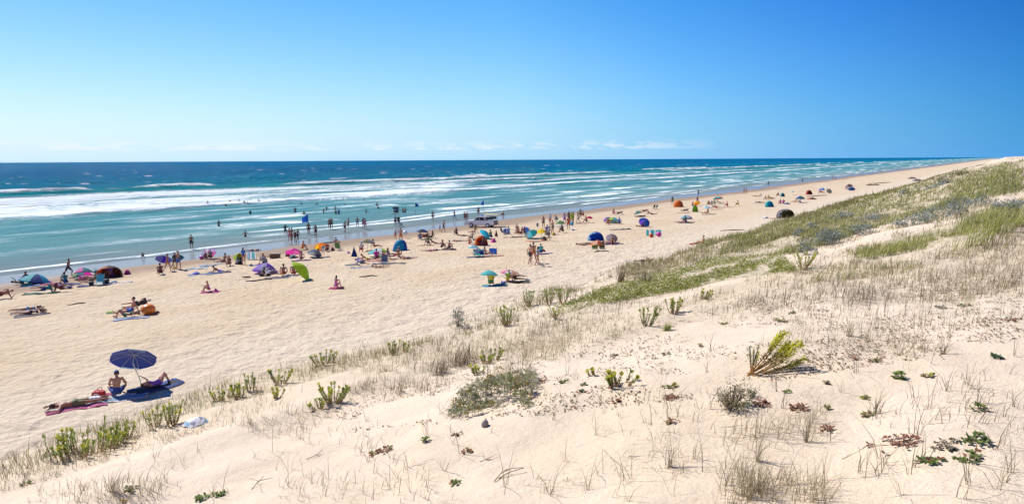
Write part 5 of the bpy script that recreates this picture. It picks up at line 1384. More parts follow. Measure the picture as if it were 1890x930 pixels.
P(122, 525, 'sit', 60, 'person in teal shirt sitting alone between magenta towel and black bags', 'brown', 'hairdark', 'shorts:navy', 'shirt:teal')
towel(128, 524, 1.7, .7, 10, ['navy'], 'navy mat under the person in teal shirt')
P(84, 541, 'side', -80, 'person in dark green shirt lying on the long dark green mat', 'brown', 'hairbrown', 'shorts:navy', 'shirt:teal')
P(112, 539, 'side', 85, 'person in maroon lying at the end of the dark green mat', 'brown', 'hairdark', 'shorts:maroon', 'shirt:maroon')
towel(76, 543, 2.4, .8, 14, ['green', 'teal'], 'long dark green mat under two lying people')
heap(127, 532, .5, .28, ['gray', 'navy'], 'grey bag and shoes by the person in maroon')
P(127, 511, 'run', R_, 'person in dark trunks jogging along the beach in front of the water', 'brown', 'hairdark', 'shorts:dark')
U(148, 515, 155, 492, 38, ['white', 'magenta', 'teal', 'sage'], 'white, magenta and teal panelled parasol behind the jogger', 22, 120, dome=.3)
tent(180, 224, 512, 491, ['brown', 'rust', 'brown'], 'brown dome tent with a patterned towel hung at its mouth', -60, .7, 'maroon')
P(206, 511, 'sit', 170, 'person in patterned purple shirt sitting in the mouth of the brown tent', 'brown', 'hairdark', 'shorts:purple', 'shirt:purple')
bag(178, 510, .4, .55, 'teal', 'tall teal bag standing against the brown tent')
heap(235, 506, .55, .42, ['magenta', 'magenta', 'maroon'], 'round magenta bundle lying past the brown tent', 'beach_bag', 'bag', 'bags on the beach')
P(155, 520, 'side', 80, 'dark haired person in pink lying among black bags', 'tan', 'hairdark', 'brief:pink', 'shirt:pink', 'f')
P(173, 518, 'elbows', -60, 'person in black propped on elbows among black bags', 'brown', 'hairdark', 'shorts:black', 'shirt:black')
chair(184, 527, 195, 'aqua', 'low plaid grey blue chair seen from behind among black bags')
bag(196, 524, .6, .4, 'black', 'large black bag next to the plaid chair')
bag(169, 526, .4, .3, 'dark', 'dark bag on the near side of the dark haired person in pink')
towel(176, 527, 2.6, .9, 8, ['dark', 'navy', 'teal'], 'dark towel spread under the plaid chair group')
towel(225, 522, 1.5, .8, 30, ['white', 'white', 'gray'], 'white towel with dark edge past the plaid chair group')
heap(210, 522, .6, .2, ['gray', 'sky', 'white'], 'grey and white clothes between plaid chair and white towel')
P(4, 551, 'side', -60, 'person cut by the frame side lying on bare sand', 'brown', 'hairdark', 'shorts:maroon')
heap(10, 541, .6, .14, ['brown', 'dark'], 'brown clothes on sand behind the person cut by the frame side')
P(264, 477, 'crouch', 30, 'small child crouching alone on damp sand at the swash edge', 'brown', 'hairdark', 'shorts:dark', h=.62)
# ---------------- bodyboard carriers
P(310, 501, 'walk', R_, 'tanned person walking past a lilac bodyboard', 'tan', 'hairdark', 'brief:rust', None, 'f')
board(305, 490, 1.7, .75, 'lilac', 'large lilac board held upright beside the tanned walker', (62, 12, 10), .55, stripe='purple')
P(330, 497, 'carry', R_, 'person in blue shorts carrying a dark bodyboard under the arm', 'tan', 'hairdark', 'shorts:blue')
P(323, 496, 'walk', -100, 'smaller person in dark rash vest walking beside the bodyboard carrier', 'brown', 'hairdark', 'shorts:dark', 'shirt:dark', h=.86)
board(331, 496, 1.2, .55, 'teal', 'dark teal bodyboard carried at hip height', (75, 0, 0), 1.0, 'bodyboard')
P(325, 500, 'crouch', 120, 'toddler in yellow crouching at the feet of the bodyboard carriers', 'fair', 'blond', 'shorts:yellow', 'shirt:yellow', h=.5)
P(297, 506, 'sit', 40, 'dark haired person sitting on sand below the lilac board', 'deep', 'hairdark', 'shorts:maroon')
heap(300, 508, .5, .16, ['black', 'white'], 'black and white shoes by the dark haired person below the lilac board')
P(354, 461, 'stand', 10, 'lone person in dark swimwear standing in shallow swash', 'brown', 'hairdark', 'suit:maroon' if 0 else 'shorts:dark', None, group=ST)
U(386, 478, 386, 458, 27, ['pink', 'white', 'mauve', 'lilac'], 'pale pink and mauve parasol tilted towards the dune', 52, 140, dome=.25)
P(389, 478, 'sit', 190, 'person in grey shirt and hat under the pale pink parasol', 'brown', 'hairdark', 'shorts:maroon', 'shirt:gray', hat='sky')
P(381, 478, 'sit', 170, 'child in maroon sitting at the edge of the pale pink parasol', 'brown', 'hairdark', 'shorts:maroon', 'shirt:maroon', h=.72)
ball(372, 479, .22, ['magenta', 'pink'], 'pink ball on sand next to the pale pink parasol')
towel(363, 495, 1.9, .85, 30, ['white', 'sky'], 'plain white towel on sand between lilac board and striped towel', wave=.05)
towel(389, 489, 2.0, .9, 30, ['white', 'gray', 'white', 'sky'], 'white towel with grey stripes behind the plain white one', wave=.05)
P(414, 486, 'longsit', 80, 'person with knees up lying behind the black dome bag', 'brown', 'hairbrown', 'shorts:maroon', None)
P(424, 490, 'sit', 190, 'dark haired person in maroon sitting next to the black dome bag', 'brown', 'hairdark', 'suit:maroon', None, 'f')
heap(441, 488, .8, .5, ['black', 'black', 'dark'], 'black dome shaped bag on sand by the person in blue shirt', 'beach_bag', 'bag', 'bags on the beach')
P(450, 489, 'stand', -10, 'person in blue shirt standing beside the pale striped windbreak', 'tan', 'hairdark', 'brief:rust', 'shirt:blue', 'f')
U(437, 480, 439, 463, 17, ['lime', 'yellow', 'sage'], 'small lime parasol leaning behind the person in blue shirt', 45, 150)
tent(437, 448, 480, 467, ['teal', 'navy'], 'narrow teal and navy shelter next to the person in blue shirt', -70, .8, 'navy')
windbreak(455, 472, 479, 464, ['white', 'sky', 'white', 'aqua', 'white'], 'white and pale blue striped windbreak behind the person in blue shirt', 12)
P(466, 463, 'front', -90, 'person lying face down near the water behind the striped windbreak', 'brown', 'hairdark', 'brief:gray', None)
towel(370, 508, 2.0, .8, 8, ['sky', 'blue', 'white', 'navy'], 'blue and white towel with bundled clothes in open sand')
heap(362, 506, .7, .24, ['blue', 'purple', 'navy'], 'blue clothes bundle on the blue and white towel')
P(405, 503, 'elbows', 90, 'person propped on elbows on a dark blue towel', 'brown', 'hairbrown', 'shorts:purple', None)
towel(404, 504, 2.1, .8, 8, ['navy', 'slate'], 'dark blue towel under the person propped on elbows')
P(386, 538, 'sit', 100, 'child in pink sitting on a pink towel alone in open sand', 'fair', 'blond', 'suit:pink', None, 'f', h=.85)
towel(388, 540, 1.2, .7, 10, ['pink', 'magenta', 'pink'], 'bright pink towel alone in open sand')
heap(398, 537, .3, .2, ['magenta', 'dark'], 'magenta bag on the bright pink towel', 'beach_bag', 'bag', 'bags on the beach')
# ---------------- purple, lime and grey umbrellas
U(490, 505, 490, 483, 46, ['purple', 'purple', 'lilac', 'purple'], 'bright purple parasol set low over people on sand', 16, 70, dome=.34)
U(492, 490, 487, 472, 22, ['gray', 'slate', 'mauve'], 'grey parasol tilted steeply behind the bright purple one', 55, 30)
P(488, 487, 'sit', 160, 'dark haired person sitting under the steep grey parasol', 'deep', 'hairdark', 'shorts:dark', 'shirt:olive')
heap(464, 491, .9, .22, ['dark', 'white', 'black', 'gray'], 'black and white shoes scattered before the purple parasol', 'clothes_pile', 'clothes pile')
towel(478, 489, 1.6, .6, 30, ['mauve', 'purple'], 'mauve towel stretching beside the purple parasol')
heap(490, 509, .9, .75, ['black', 'black', 'dark'], 'tall black rucksack on sand under the purple parasol', 'rucksack', 'bag', 'bags on the beach')
P(500, 511, 'side', 80, 'person in white shirt lying under the purple parasol', 'tan', 'hairbrown', 'shorts:mauve', 'shirt:white')
P(491, 504, 'sit', 90, 'person in red hidden under the purple canopy', 'tan', 'hairdark', 'shorts:red', None)
P(523, 509, 'slump', 15, 'person with broad bare back sitting between purple and lime parasols', 'tan', 'hairdark', 'shorts:rust')
P(542, 508, 'slump', 15, 'person with rust coloured back bent beside the lime parasol', 'tan', 'hairdark', 'shorts:rust', None)
towel(510, 513, 1.9, .8, 5, ['mauve', 'slate', 'mauve'], 'mauve sheet laid out as the shadow under the purple parasol')  # added sheet, its colours stand in for the parasol's cast shadow
towel(545, 509, 1.6, .7, 8, ['white', 'lilac', 'navy'], 'lilac and white towel under the person by the lime parasol')
U(566, 516, 556, 486, 44, ['lime', 'lime', 'lime', 'lime'], 'lime green parasol tipped on its side on the sand', 50, 8, dome=.26)
stick(478, 518, 2.0, .06, 12, 'brown', 'long straight branch on sand in front of the purple parasol')
stick(455, 512, .7, .06, 0, 'brown', 'short driftwood lump in open sand before the purple parasol')
box_thing(508, 476, (1.0, .6, .5), 'brown', 'brown wooden crate on sand behind the purple parasol', 'crate', 'crate', 'tan', 10)
stick(497, 474, 1.6, .06, 20, 'brown', 'grey brown plank leading to the wooden crate')
U(543, 474, 542, 456, 29, ['magenta', 'pink', 'magenta', 'magenta'], 'hot pink parasol tilted low by a person in orange', 24, 100, dome=.25)
P(558, 461, 'sit', -80, 'person in orange beside the hot pink parasol', 'tan', 'hairdark', 'shorts:orange', 'shirt:orange')
P(556, 479, 'slump', 10, 'person sitting on a purple towel in front of the hot pink parasol', 'tan', 'hairdark', 'brief:maroon', None, 'f')
towel(556, 480, 1.9, .8, 8, ['purple', 'maroon', 'purple'], 'purple towel in front of the hot pink parasol')
heap(541, 477, .7, .45, ['teal', 'dark', 'white'], 'teal and white bags beside the purple towel', 'beach_bag', 'bag', 'bags on the beach')
heap(531, 473, .6, .4, ['red', 'maroon'], 'red bag on sand beyond the teal bags', 'beach_bag', 'bag', 'bags on the beach')
U(585, 475, 581, 456, 27, ['slate', 'gray', 'slate'], 'slate grey parasol over a person and a dark towel', 30, 70)
P(586, 475, 'slump', 0, 'person sitting under the slate grey parasol', 'tan', 'hairdark', 'brief:navy', None, 'f')
towel(590, 475, 2.0, .7, 5, ['dark', 'slate'], 'dark towel under the slate grey parasol')
U(594, 462, 591, 444, 22, ['orange', 'orange', 'yellow', 'orange'], 'bright orange parasol tilted behind the slate grey one', 40, 130)
P(603, 464, 'sit', -150, 'person in red sitting under the bright orange parasol', 'tan', 'hairdark', 'shorts:black', 'shirt:red')
P(597, 470, 'stand', 0, 'child in turquoise standing between orange and slate parasols', 'fair', 'blond', 'shorts:white', 'shirt:turq', h=.62)
P(620, 515 if 0 else 459, 'sit', 0, 'person on a green folding chair facing the sea', 'tan', 'hairdark', 'shorts:green', None, lift=.28)
chair(624, 462, 5, 'green', 'green folding chair facing the sea')
heap(614, 463, .5, .4, ['maroon', 'dark'], 'dark red bag beside the green chair', 'beach_bag', 'bag', 'bags on the beach')
stick(612, 448, 2.2, .08, 5, 'brown', 'dark plank lying behind the green chair')
P(620, 532, 'sit', -15, 'girl with red hair sitting on pink cloth alone in open sand', 'pink', 'hairbrown', 'suit:pink', None, 'f', h=.95)
towel(621, 532, 1.0, .7, 5, ['magenta', 'red'], 'round magenta cloth under the girl alone in open sand')
heap(632, 532, .2, .1, ['black'], 'black sandal pair beside the magenta cloth', 'sandals', 'sandals', 'litter on the sand')
# ---------------- grey, navy closed and striped green umbrellas
U(678, 462, 679, 440, 28, ['gray', 'gray', 'olive'], 'flat grey parasol with olive side near the closed navy one', 10, 60, dome=.22)
P(668, 464, 'sit', 180, 'person in grey hat and white shirt under the flat grey parasol', 'tan', 'hairdark', 'shorts:red', 'shirt:white', hat='gray')
P(691, 458, 'longsit', -70, 'person leaning back at the edge of the flat grey parasol', 'tan', 'hairbrown', 'shorts:rust')
closed_umbrella(654, 475, 455, 12, 'navy', 'closed navy parasol standing pointed on sand')
heap(643, 468, .4, .3, ['pink', 'white'], 'pink bag beside the closed navy parasol', 'beach_bag', 'bag', 'bags on the beach')
U(703, 473, 701, 457, 44, ['sage', 'aqua', 'white', 'lime', 'sage'], 'sage green and white parasol wide and low over a family', 14, 70, dome=.26)
P(695, 480, 'sit', 10, 'person in raspberry top sitting before the sage parasol', 'tan', 'hairdark', 'shorts:maroon', 'shirt:magenta')
P(707, 481, 'sit', -170, 'person with brown hair sitting before the sage parasol', 'tan', 'hairbrown', 'brief:orange', 'bra:orange', 'f')
P(713, 482, 'longsit', 150, 'person in orange swimwear reclining before the sage parasol', 'fair', 'hairbrown', 'shorts:orange', None)
P(719, 478, 'sit', 100, 'dark haired person in slate shirt before the sage parasol', 'brown', 'hairdark', 'shorts:white', 'shirt:slate')
P(735, 474, 'slump', 0, 'person with patterned brown back sitting below the blue tent', 'brown', 'hairbrown', 'shorts:rust', None, hat='white')
P(729, 477, 'side', -90, 'dark haired person lying against the patterned brown back', 'tan', 'hairdark', 'brief:pink', None, 'f')
P(752, 478, 'back', 100, 'person lying flat with legs stretched past the sage parasol family', 'tan', 'hairdark', 'shorts:mauve')
P(677, 480, 'elbows', 90, 'person in yellow lying beside pink towel near the sage parasol', 'tan', 'blond', 'brief:yellow', None, 'f')
towel(690, 482, 2.0, .8, 5, ['pink', 'peach'], 'pink towel under the person in raspberry top')
chair(709, 489, 180, 'slate', 'slate blue chair seen from behind in the family shade')
towel(718, 486, 3.0, .9, 3, ['slate', 'dark', 'mauve'], 'dark slate patch standing in for shade under the sage parasol family')  # dark cloth colours paint the parasol's shade on the sand
P(666, 491, 'side', 60, 'person in striped shirt lying on white and blue towel', 'tan', 'hairdark', 'shorts:slate', 'shirt:lilac')
towel(669, 494, 2.0, .9, 10, ['white', 'blue', 'white', 'slate'], 'white and blue towel under the person in striped shirt')
towel(650, 489, 1.3, .6, 25, ['gray', 'teal'], 'grey towel alone before the closed navy parasol')
heap(668, 485, .6, .35, ['magenta', 'red', 'white'], 'magenta bag and clothes by the person in striped shirt')
P(700, 494, 'back', 90, 'pale person lying flat on bare sand in front of the family', 'fair', 'blond', 'brief:peach', 'bra:peach', 'f')
stick(680, 510, 1.5, .05, 25, 'brown', 'thin stick alone in pale open sand')
tent(724, 753, 462, 442, ['cyan', 'blue', 'cyan', 'blue'], 'bright blue dome tent with person standing behind', 140, .75, 'blue')
P(740, 447, 'akimbo', -10, 'person in red trunks standing behind the bright blue tent', 'tan', 'hairdark', 'shorts:rust')
P(730, 442, 'stand', 10, 'child in red standing behind the bright blue tent', 'tan', 'hairdark', 'suit:red', None, 'f', h=.68)
ball(748, 440, .35, ['white'], 'large white ball beside the person in red trunks', lift=.35)
U(777, 441, 780, 422, 22, ['navy', 'navy', 'black'], 'black and navy parasol shading a person in grey', 8, 60, dome=.22)
P(776, 443, 'sit', 20, 'person in grey shirt sitting at the pole of the navy parasol', 'tan', 'hairdark', 'shorts:slate', 'shirt:slate')
P(783, 441, 'side', -60, 'person in red lying under the navy parasol', 'tan', 'hairdark', 'shorts:red', 'shirt:maroon')
P(797, 440, 'longsit', 80, 'dark figure leaning back past the navy parasol', 'deep', 'hairdark', 'shorts:dark', 'shirt:brown')
P(791, 452, 'sit', 150, 'person in green top sitting on an orange towel', 'brown', 'hairdark', 'shorts:navy', 'shirt:green')
towel(786, 453, 1.9, .8, 5, ['orange', 'yellow', 'navy'], 'orange towel under the person in green top')
P(803, 450, 'elbows', 90, 'person propped up lying past the orange towel', 'brown', 'hairdark', 'brief:maroon', 'bra:maroon', 'f')
P(815, 460, 'sit', -60, 'person in black bikini, first of the seated pair', 'brown', 'hairdark', 'brief:black', 'bra:black', 'f')
P(828, 461, 'sit', -40, 'person in dark trunks sitting with knees up, second of the pair', 'brown', 'hairdark', 'shorts:dark')
towel(822, 461, 2.2, .8, 3, ['dark', 'maroon'], 'dark red towel under the seated pair')
P(795, 464, 'back', -85, 'pale pink person lying flat below the seated pair', 'pink', 'hairdark', 'brief:pink', 'bra:pink', 'f')
P(843, 434, 'sit', 30, 'dark person sitting upright alone below the truck', 'deep', 'hairdark', 'shorts:black')
P(855, 436, 'back', 80, 'person lying flat past the dark upright sitter', 'brown', 'hairdark', 'shorts:brown')
P(848, 446, 'front', 90, 'person lying face down in front of the dark upright sitter', 'tan', 'hairdark', 'brief:gray', None, 'f')
P(819, 429, 'walk', -70, 'person in dark trunks strolling hand out between parasol and truck', 'brown', 'hairdark', 'shorts:dark')
P(812, 427, 'stand', -60, 'child following the stroller in dark trunks', 'brown', 'hairdark', 'shorts:brown', None, h=.6)
# ---------------- truck and what stands round it
truck(889, 419, 158)
P(926, 400, 'crouch', -60, 'person crouching on damp sand beyond the white truck', 'brown', 'hairdark', 'shorts:maroon')
P(876, 431, 'longsit', 60, 'person leaning back on sand just below the truck', 'brown', 'hairbrown', 'shorts:tan')
U(894, 441, 895, 427, 24, ['cyan', 'turq', 'cyan', 'cyan'], 'turquoise parasol tipped above the orange tent', 48, 30, dome=.25)
tent(876, 901, 453, 435, ['rust', 'orange', 'rust'], 'orange brown dome tent open towards the dune', -70, .75, 'maroon')
P(884, 452, 'side', 70, 'person in purple lying in the orange brown tent', 'tan', 'hairdark', 'shorts:purple', 'shirt:mauve')
chair(888, 453, 60, 'dark', 'dark chair standing in front of the orange brown tent')
P(871, 441, 'longsit', 150, 'person with dark hair leaning behind the orange brown tent', 'fair', 'hairdark', 'shorts:dark', None)
P(866, 452, 'sit', -30, 'child in red sitting beside the orange brown tent', 'tan', 'hairbrown', 'shorts:red', 'shirt:rust', h=.75)
P(907, 440, 'sit', 60, 'person in green sitting next to the turquoise parasol', 'tan', 'hairdark', 'shorts:navy', 'shirt:green')
closed_umbrella(916, 437, 424, 7, 'maroon', 'closed red striped parasol standing next to the turquoise one')
heap(911, 447, .6, .4, ['magenta', 'magenta'], 'magenta bag at the foot of the closed red parasol', 'beach_bag', 'bag', 'bags on the beach')
U(873, 474, 874, 451, 22, ['aqua', 'white', 'sky', 'aqua'], 'pale aqua and white parasol behind the turquoise chair', 15, 70, dome=.2)
windbreak(875, 893, 472, 459, ['turq', 'turq', 'cyan'], 'turquoise cloth screen before the pale aqua parasol', 8, 2)
windbreak(903, 917, 470, 457, ['blue', 'blue', 'blue'], 'royal blue cloth screen standing by a reclining person', 3, 2)
P(897, 472, 'longsit', -60, 'person in pink stripes reclining between turquoise and blue screens', 'pink', 'hairbrown', 'brief:pink', 'bra:white', 'f')
P(887, 473, 'side', 80, 'person in navy lying in front of the turquoise screen', 'tan', 'hairdark', 'shorts:navy', 'shirt:lilac')
towel(884, 474, 2.4, .8, 4, ['dark', 'navy', 'lilac'], 'dark towel in front of the turquoise screen')
towel(912, 473, 1.8, .7, 12, ['rust', 'maroon'], 'rust coloured towel in front of the blue screen')
chair(930, 433, -60, 'black', 'black folding chair next to the person in bright blue')
P(939, 433, 'sit', 20, 'person in bright blue shirt on the sand beside a black chair', 'tan', 'hairdark', 'shorts:blue', 'shirt:sky')
bag(933, 432, .6, .7, 'blue', 'bright blue bag between black chair and person in blue')
P(957, 433, 'sit', 40, 'person in red shorts sitting by the lilac blue parasol', 'tan', 'hairdark', 'shorts:red', None)
P(962, 433, 'longsit', 60, 'person in maroon leaning before the lilac blue parasol', 'brown', 'hairdark', 'shorts:maroon', None)
P(953, 428, 'sit', -30, 'person behind the pair at the lilac blue parasol', 'brown', 'hairbrown', 'shorts:white')
U(970, 431, 971, 417, 20, ['sky', 'lilac', 'blue', 'lilac'], 'lilac and blue parasol with rounded canopy', 30, 60, dome=.34)
U(983, 440, 980, 428, 25, ['teal', 'aqua', 'gray', 'teal'], 'teal and grey parasol lying tilted before the lilac one', 42, 120, dome=.25)
P(968, 432, 'sit', 10, 'person with black hair in front of the lilac blue parasol', 'tan', 'hairdark', 'suit:dark', None, 'f')
towel(946, 438, 2.3, .8, 3, ['brown', 'tan'], 'brown towel below the person in bright blue shirt')
towel(960, 437, 2.0, .7, 10, ['brown', 'dark'], 'dark brown towel below the pair at the lilac parasol')
U(999, 438, 999, 421, 18, ['yellow', 'yellow', 'yellow'], 'bright yellow parasol beside a person carrying a chair', 18, 100, dome=.34)
P(1013, 445, 'walk', -60, 'person walking with a folded grey thing by the yellow parasol', 'brown', 'hairdark', 'shorts:dark', 'shirt:gray')
chair(1012, 438, -50, 'gray', 'grey folded chair carried next to the yellow parasol')
P(1020, 432, 'stand', 130, 'person with bare tan back standing behind the grey chair carrier', 'tan', 'hairdark', 'shorts:olive')
P(1010, 430, 'sit', 170, 'person in blue hat behind the yellow parasol', 'tan', 'hairdark', 'shorts:white', 'shirt:blue', hat='navy')
board(988, 446, 2.3, .65, 'orange', 'orange yellow surfboard lying on sand below the yellow parasol', (0, 0, 14), .10, stripe='straw')
heap(1004, 444, .7, .55, ['black', 'dark'], 'black bag at the end of the orange surfboard', 'beach_bag', 'bag', 'bags on the beach')
heap(1022, 434, .6, .35, ['yellow', 'olive'], 'yellow bag on sand behind the chair carrier', 'beach_bag', 'bag', 'bags on the beach')
# ---------------- walkers and the aqua umbrella
P(978, 487, 'walk', -40, 'taller walker in white top crossing open sand', 'brown', 'hairdark', 'shorts:dark', 'shirt:peach')
P(985, 484, 'walk', 20, 'bare backed walker half hidden behind the taller walker', 'tan', 'hairbrown', 'shorts:rust')
P(992, 490, 'walk', -60, 'dark curly haired walker in grey towel wrap, closest of the walkers', 'tan', 'hairdark', 'brief:rust', 'shirt:gray', 'f')
P(998, 469, 'sit', 0, 'person in turquoise shirt sitting behind the walkers', 'tan', 'hairdark', 'shorts:navy', 'shirt:turq')
towel(1004, 469, 1.7, .8, 5, ['slate', 'lilac'], 'slate towel under the person in turquoise shirt')
heap(1003, 464, .4, .25, ['red', 'maroon'], 'red bag beside the person in turquoise shirt', 'beach_bag', 'bag', 'bags on the beach')
U(906, 527, 903, 497, 33, ['aqua', 'turq', 'aqua'], 'aqua parasol over a person in rainbow shirt nearest open sand', 12, 75, dome=.24)
P(906, 527, 'sit', 0, 'person in yellow and green shirt sitting under the aqua parasol', 'tan', 'hairdark', 'shorts:green', 'shirt:yellow')
towel(913, 526, 1.8, .8, -2, ['blue', 'turq', 'green'], 'blue and turquoise towel under the aqua parasol')
bag(929, 527, .45, .28, 'navy', 'navy bag at the end of the blue and turquoise towel')
U(938, 517, 941, 496, 36, ['white', 'pink', 'white', 'peach'], 'white and pale pink parasol next to the aqua one', 8, 60, dome=.16)
P(936, 520, 'sit', -80, 'fair child in yellow sitting under the white and pink parasol', 'fair', 'blond', 'shorts:yellow', 'shirt:lime', h=.85)
P(950, 520, 'side', 80, 'person in dark swimwear lying under the white and pink parasol', 'brown', 'hairdark', 'brief:dark', 'bra:dark', 'f')
towel(952, 521, 2.0, .8, 4, ['brown', 'olive', 'dark'], 'dark olive towel under the white and pink parasol')
heap(974, 518, .5, .14, ['slate', 'dark'], 'small dark things alone past the white and pink parasol')
# ---------------- standing crowd behind the yellow umbrella
for q in [(1003, 421, 'stand', 30, 'thin person in brown standing behind the yellow parasol', 'brown', 'hairdark', 'shorts:brown', None),
          (1015, 416, 'stand', -40, 'person holding a pale blue towel in the standing crowd', 'tan', 'hairdark', 'shorts:rust', 'shirt:sky'),
          (1029, 410, 'crouch', 60, 'person in dark green bending behind the green parasol', 'brown', 'hairdark', 'shorts:teal', 'shirt:teal'),
          (1042, 414, 'akimbo', 20, 'person in purple and white in the standing crowd', 'tan', 'hairdark', 'shorts:purple', 'shirt:lilac'),
          (1049, 424, 'stand', 0, 'tall person wrapped in orange red checks in the standing crowd', 'tan', 'hairdark', 'shorts:red', 'shirt:rust'),
          (1050, 411, 'stand', 160, 'dark haired person behind the orange red checks', 'deep', 'hairdark', 'shorts:dark', 'shirt:maroon'),
          (1058, 412, 'stand', 70, 'slim person in olive next to the orange red checks', 'brown', 'hairdark', 'shorts:olive', 'shirt:olive'),
          (1055, 413, 'stand', -30, 'person in lime top half hidden by the slim one in olive', 'tan', 'hairbrown', 'shorts:lime', 'shirt:lime'),
          (1067, 413, 'walk', 80, 'person in grey shirt walking between the crowd and red parasol', 'tan', 'hairdark', 'shorts:gray', 'shirt:gray'),
          (1071, 404, 'stand', 0, 'dark haired person standing behind the one in grey shirt', 'brown', 'hairdark', 'shorts:dark', None),
          (1077, 400, 'sit', 60, 'person sitting with arms out behind the red parasol', 'brown', 'hairdark', 'shorts:red', None),
          (1083, 411, 'sit', 80, 'person in maroon sitting on a pink towel under the red parasol', 'brown', 'hairdark', 'shorts:maroon', 'shirt:maroon'),
          (1039, 429, 'sit', 60, 'dark seated person below the orange red checks', 'deep', 'hairdark', 'shorts:maroon', 'shirt:dark')]:
    P(*q[:5], q[5], q[6], q[7], q[8])
U(1034, 416, 1034, 406, 18, ['sage', 'green', 'sage'], 'green parasol low in front of the standing crowd', 12, 100, dome=.3)
board(1032, 418, 2.6, .6, 'white', 'white surfboard lying under the green parasol', (0, 0, 4), .14)
U(1087, 411, 1088, 398, 12, ['red', 'red', 'magenta'], 'small red parasol at the end of the standing crowd', 14, 60)
towel(1076, 411, 2.0, .8, 2, ['pink', 'red'], 'pink towel under the small red parasol')
heap(1058, 425, .5, .25, ['lilac', 'navy', 'white'], 'lilac bag alone past the orange red checks', 'beach_bag', 'bag', 'bags on the beach')
bag(1055, 416, .5, .5, 'cyan', 'cyan bag at the feet of the slim person in olive')
bag(992, 418, .35, .5, 'slate', 'slate grey bag standing between the lilac and yellow parasols')
# ---------------- blue tent, mauve and orange group
tent(1084, 1115, 444, 428, ['blue', 'sky', 'blue'], 'blue dome tent with a dark opening towards the dune', -80, .75, 'navy')
U(1130, 449, 1129, 430, 22, ['mauve', 'slate', 'mauve', 'gray'], 'mauve grey parasol set upright against the wind', 55, 75, dome=.3)
P(1130, 450, 'sit', 180, 'person in dark red sitting in front of the mauve grey parasol', 'tan', 'hairdark', 'suit:maroon', None, 'f')
P(1125, 450, 'back', 80, 'pink skinned person lying before the mauve grey parasol', 'pink', 'hairdark', 'brief:pink', None)
towel(1130, 451, 2.4, .8, 3, ['navy', 'maroon', 'pink'], 'dark towel before the mauve grey parasol')
U(1103, 463, 1103, 442, 27, ['orange', 'peach', 'rust', 'peach'], 'peach orange parasol over two dark green chairs', 12, 80, dome=.34)
chair(1098, 464, 175, 'green', 'dark green chair, first of two under the peach orange parasol')
chair(1112, 464, 185, 'olive', 'dark olive chair, second of two under the peach orange parasol')
P(1083, 451, 'front', -80, 'brown person lying face down beside the peach orange parasol', 'brown', 'hairdark', 'shorts:brown')
P(1076, 453, 'back', 90, 'person lying with feet towards the sand beside the brown one', 'tan', 'hairbrown', 'shorts:tan')
towel(1145, 424, 3.0, .7, 12, ['slate', 'mauve', 'dark'], 'long dark mat alone on sand above the blue dome tent', wave=.08)
U(1120, 411, 1121, 397, 16, ['purple', 'slate', 'mauve'], 'dusky purple parasol behind the lime and aqua one', 30, 120)
U(1133, 412, 1132, 400, 25, ['lime', 'lime', 'aqua', 'white', 'sage'], 'lime and aqua parasol over seated people', 10, 80, dome=.28)
P(1123, 415, 'sit', 150, 'person in red sitting at one side under the lime and aqua parasol', 'brown', 'hairdark', 'shorts:red', 'shirt:rust')
P(1134, 414, 'side', 80, 'person in slate lying under the lime and aqua parasol', 'tan', 'hairdark', 'shorts:slate', 'shirt:slate')
P(1142, 414, 'sit', -40, 'person in blue sitting at the other side of the lime and aqua parasol', 'tan', 'hairdark', 'shorts:navy', 'shirt:blue')
P(1133, 396, 'sit', 10, 'person in dark pink sitting upright behind the lime and aqua parasol', 'brown', 'hairdark', 'suit:magenta', None, 'f')
P(1142, 397, 'side', -80, 'person lying beside the upright sitter in dark pink', 'brown', 'hairdark', 'shorts:dark')
U(1177, 400, 1177, 388, 16, ['teal', 'sage', 'teal'], 'teal grey parasol before people lying near the water', 20, 150)
P(1189, 393, 'side', -80, 'person lying on one side past the teal grey parasol', 'brown', 'hairdark', 'shorts:dark')
P(1202, 396, 'elbows', 90, 'person on elbows between the teal grey parasol and empty chairs', 'brown', 'hairbrown', 'shorts:brown')
P(1183, 400, 'front', -80, 'person face down on a maroon mat under the teal grey parasol', 'brown', 'hairdark', 'shorts:maroon')
chair(1205, 386, 40, 'dark', 'dark empty chair near the water, first of two')
chair(1210, 386, 40, 'slate', 'slate empty chair near the water, second of two')
U(1190, 419, 1189, 403, 21, ['navy', 'blue', 'navy', 'purple'], 'dark blue parasol turned upright alone on pale sand', 58, 60, dome=.3)
P(1184, 419, 'back', 90, 'person lying behind the dark blue upright parasol', 'pink', 'hairdark', 'shorts:maroon')
windbreak(1193, 1222, 436, 423, ['turq', 'white', 'aqua', 'turq', 'white', 'aqua', 'turq', 'white'], 'turquoise and white striped windbreak alone on pale sand', -4, 4)
ball(1216, 437, .30, ['magenta'], 'magenta ball in front of the striped turquoise windbreak')
ball(1202, 438, .26, ['orange', 'red'], 'orange red ball in front of the striped turquoise windbreak')
P(1188, 491, 'side', -85, 'person lying among dark things just beyond the dune lip', 'brown', 'hairdark', 'shorts:dark')
heap(1208, 489, .8, .25, ['lilac', 'slate', 'purple'], 'lilac and slate clothes just beyond the dune lip')
P(1296, 450, 'longsit', 88, 'person in red sitting with legs stretched near the dune', 'tan', 'hairdark', 'shorts:red', None)
towel(1290, 450, 2.0, .7, 2, ['rust', 'red'], 'red towel under the person with stretched legs near the dune')
heap(1313, 449, .5, .2, ['slate', 'dark'], 'dark bag near the person with stretched legs', 'beach_bag', 'bag', 'bags on the beach')
stick(1351, 425, 3.2, .06, 5, 'brown', 'long dark branch on pale sand near the dune grass')
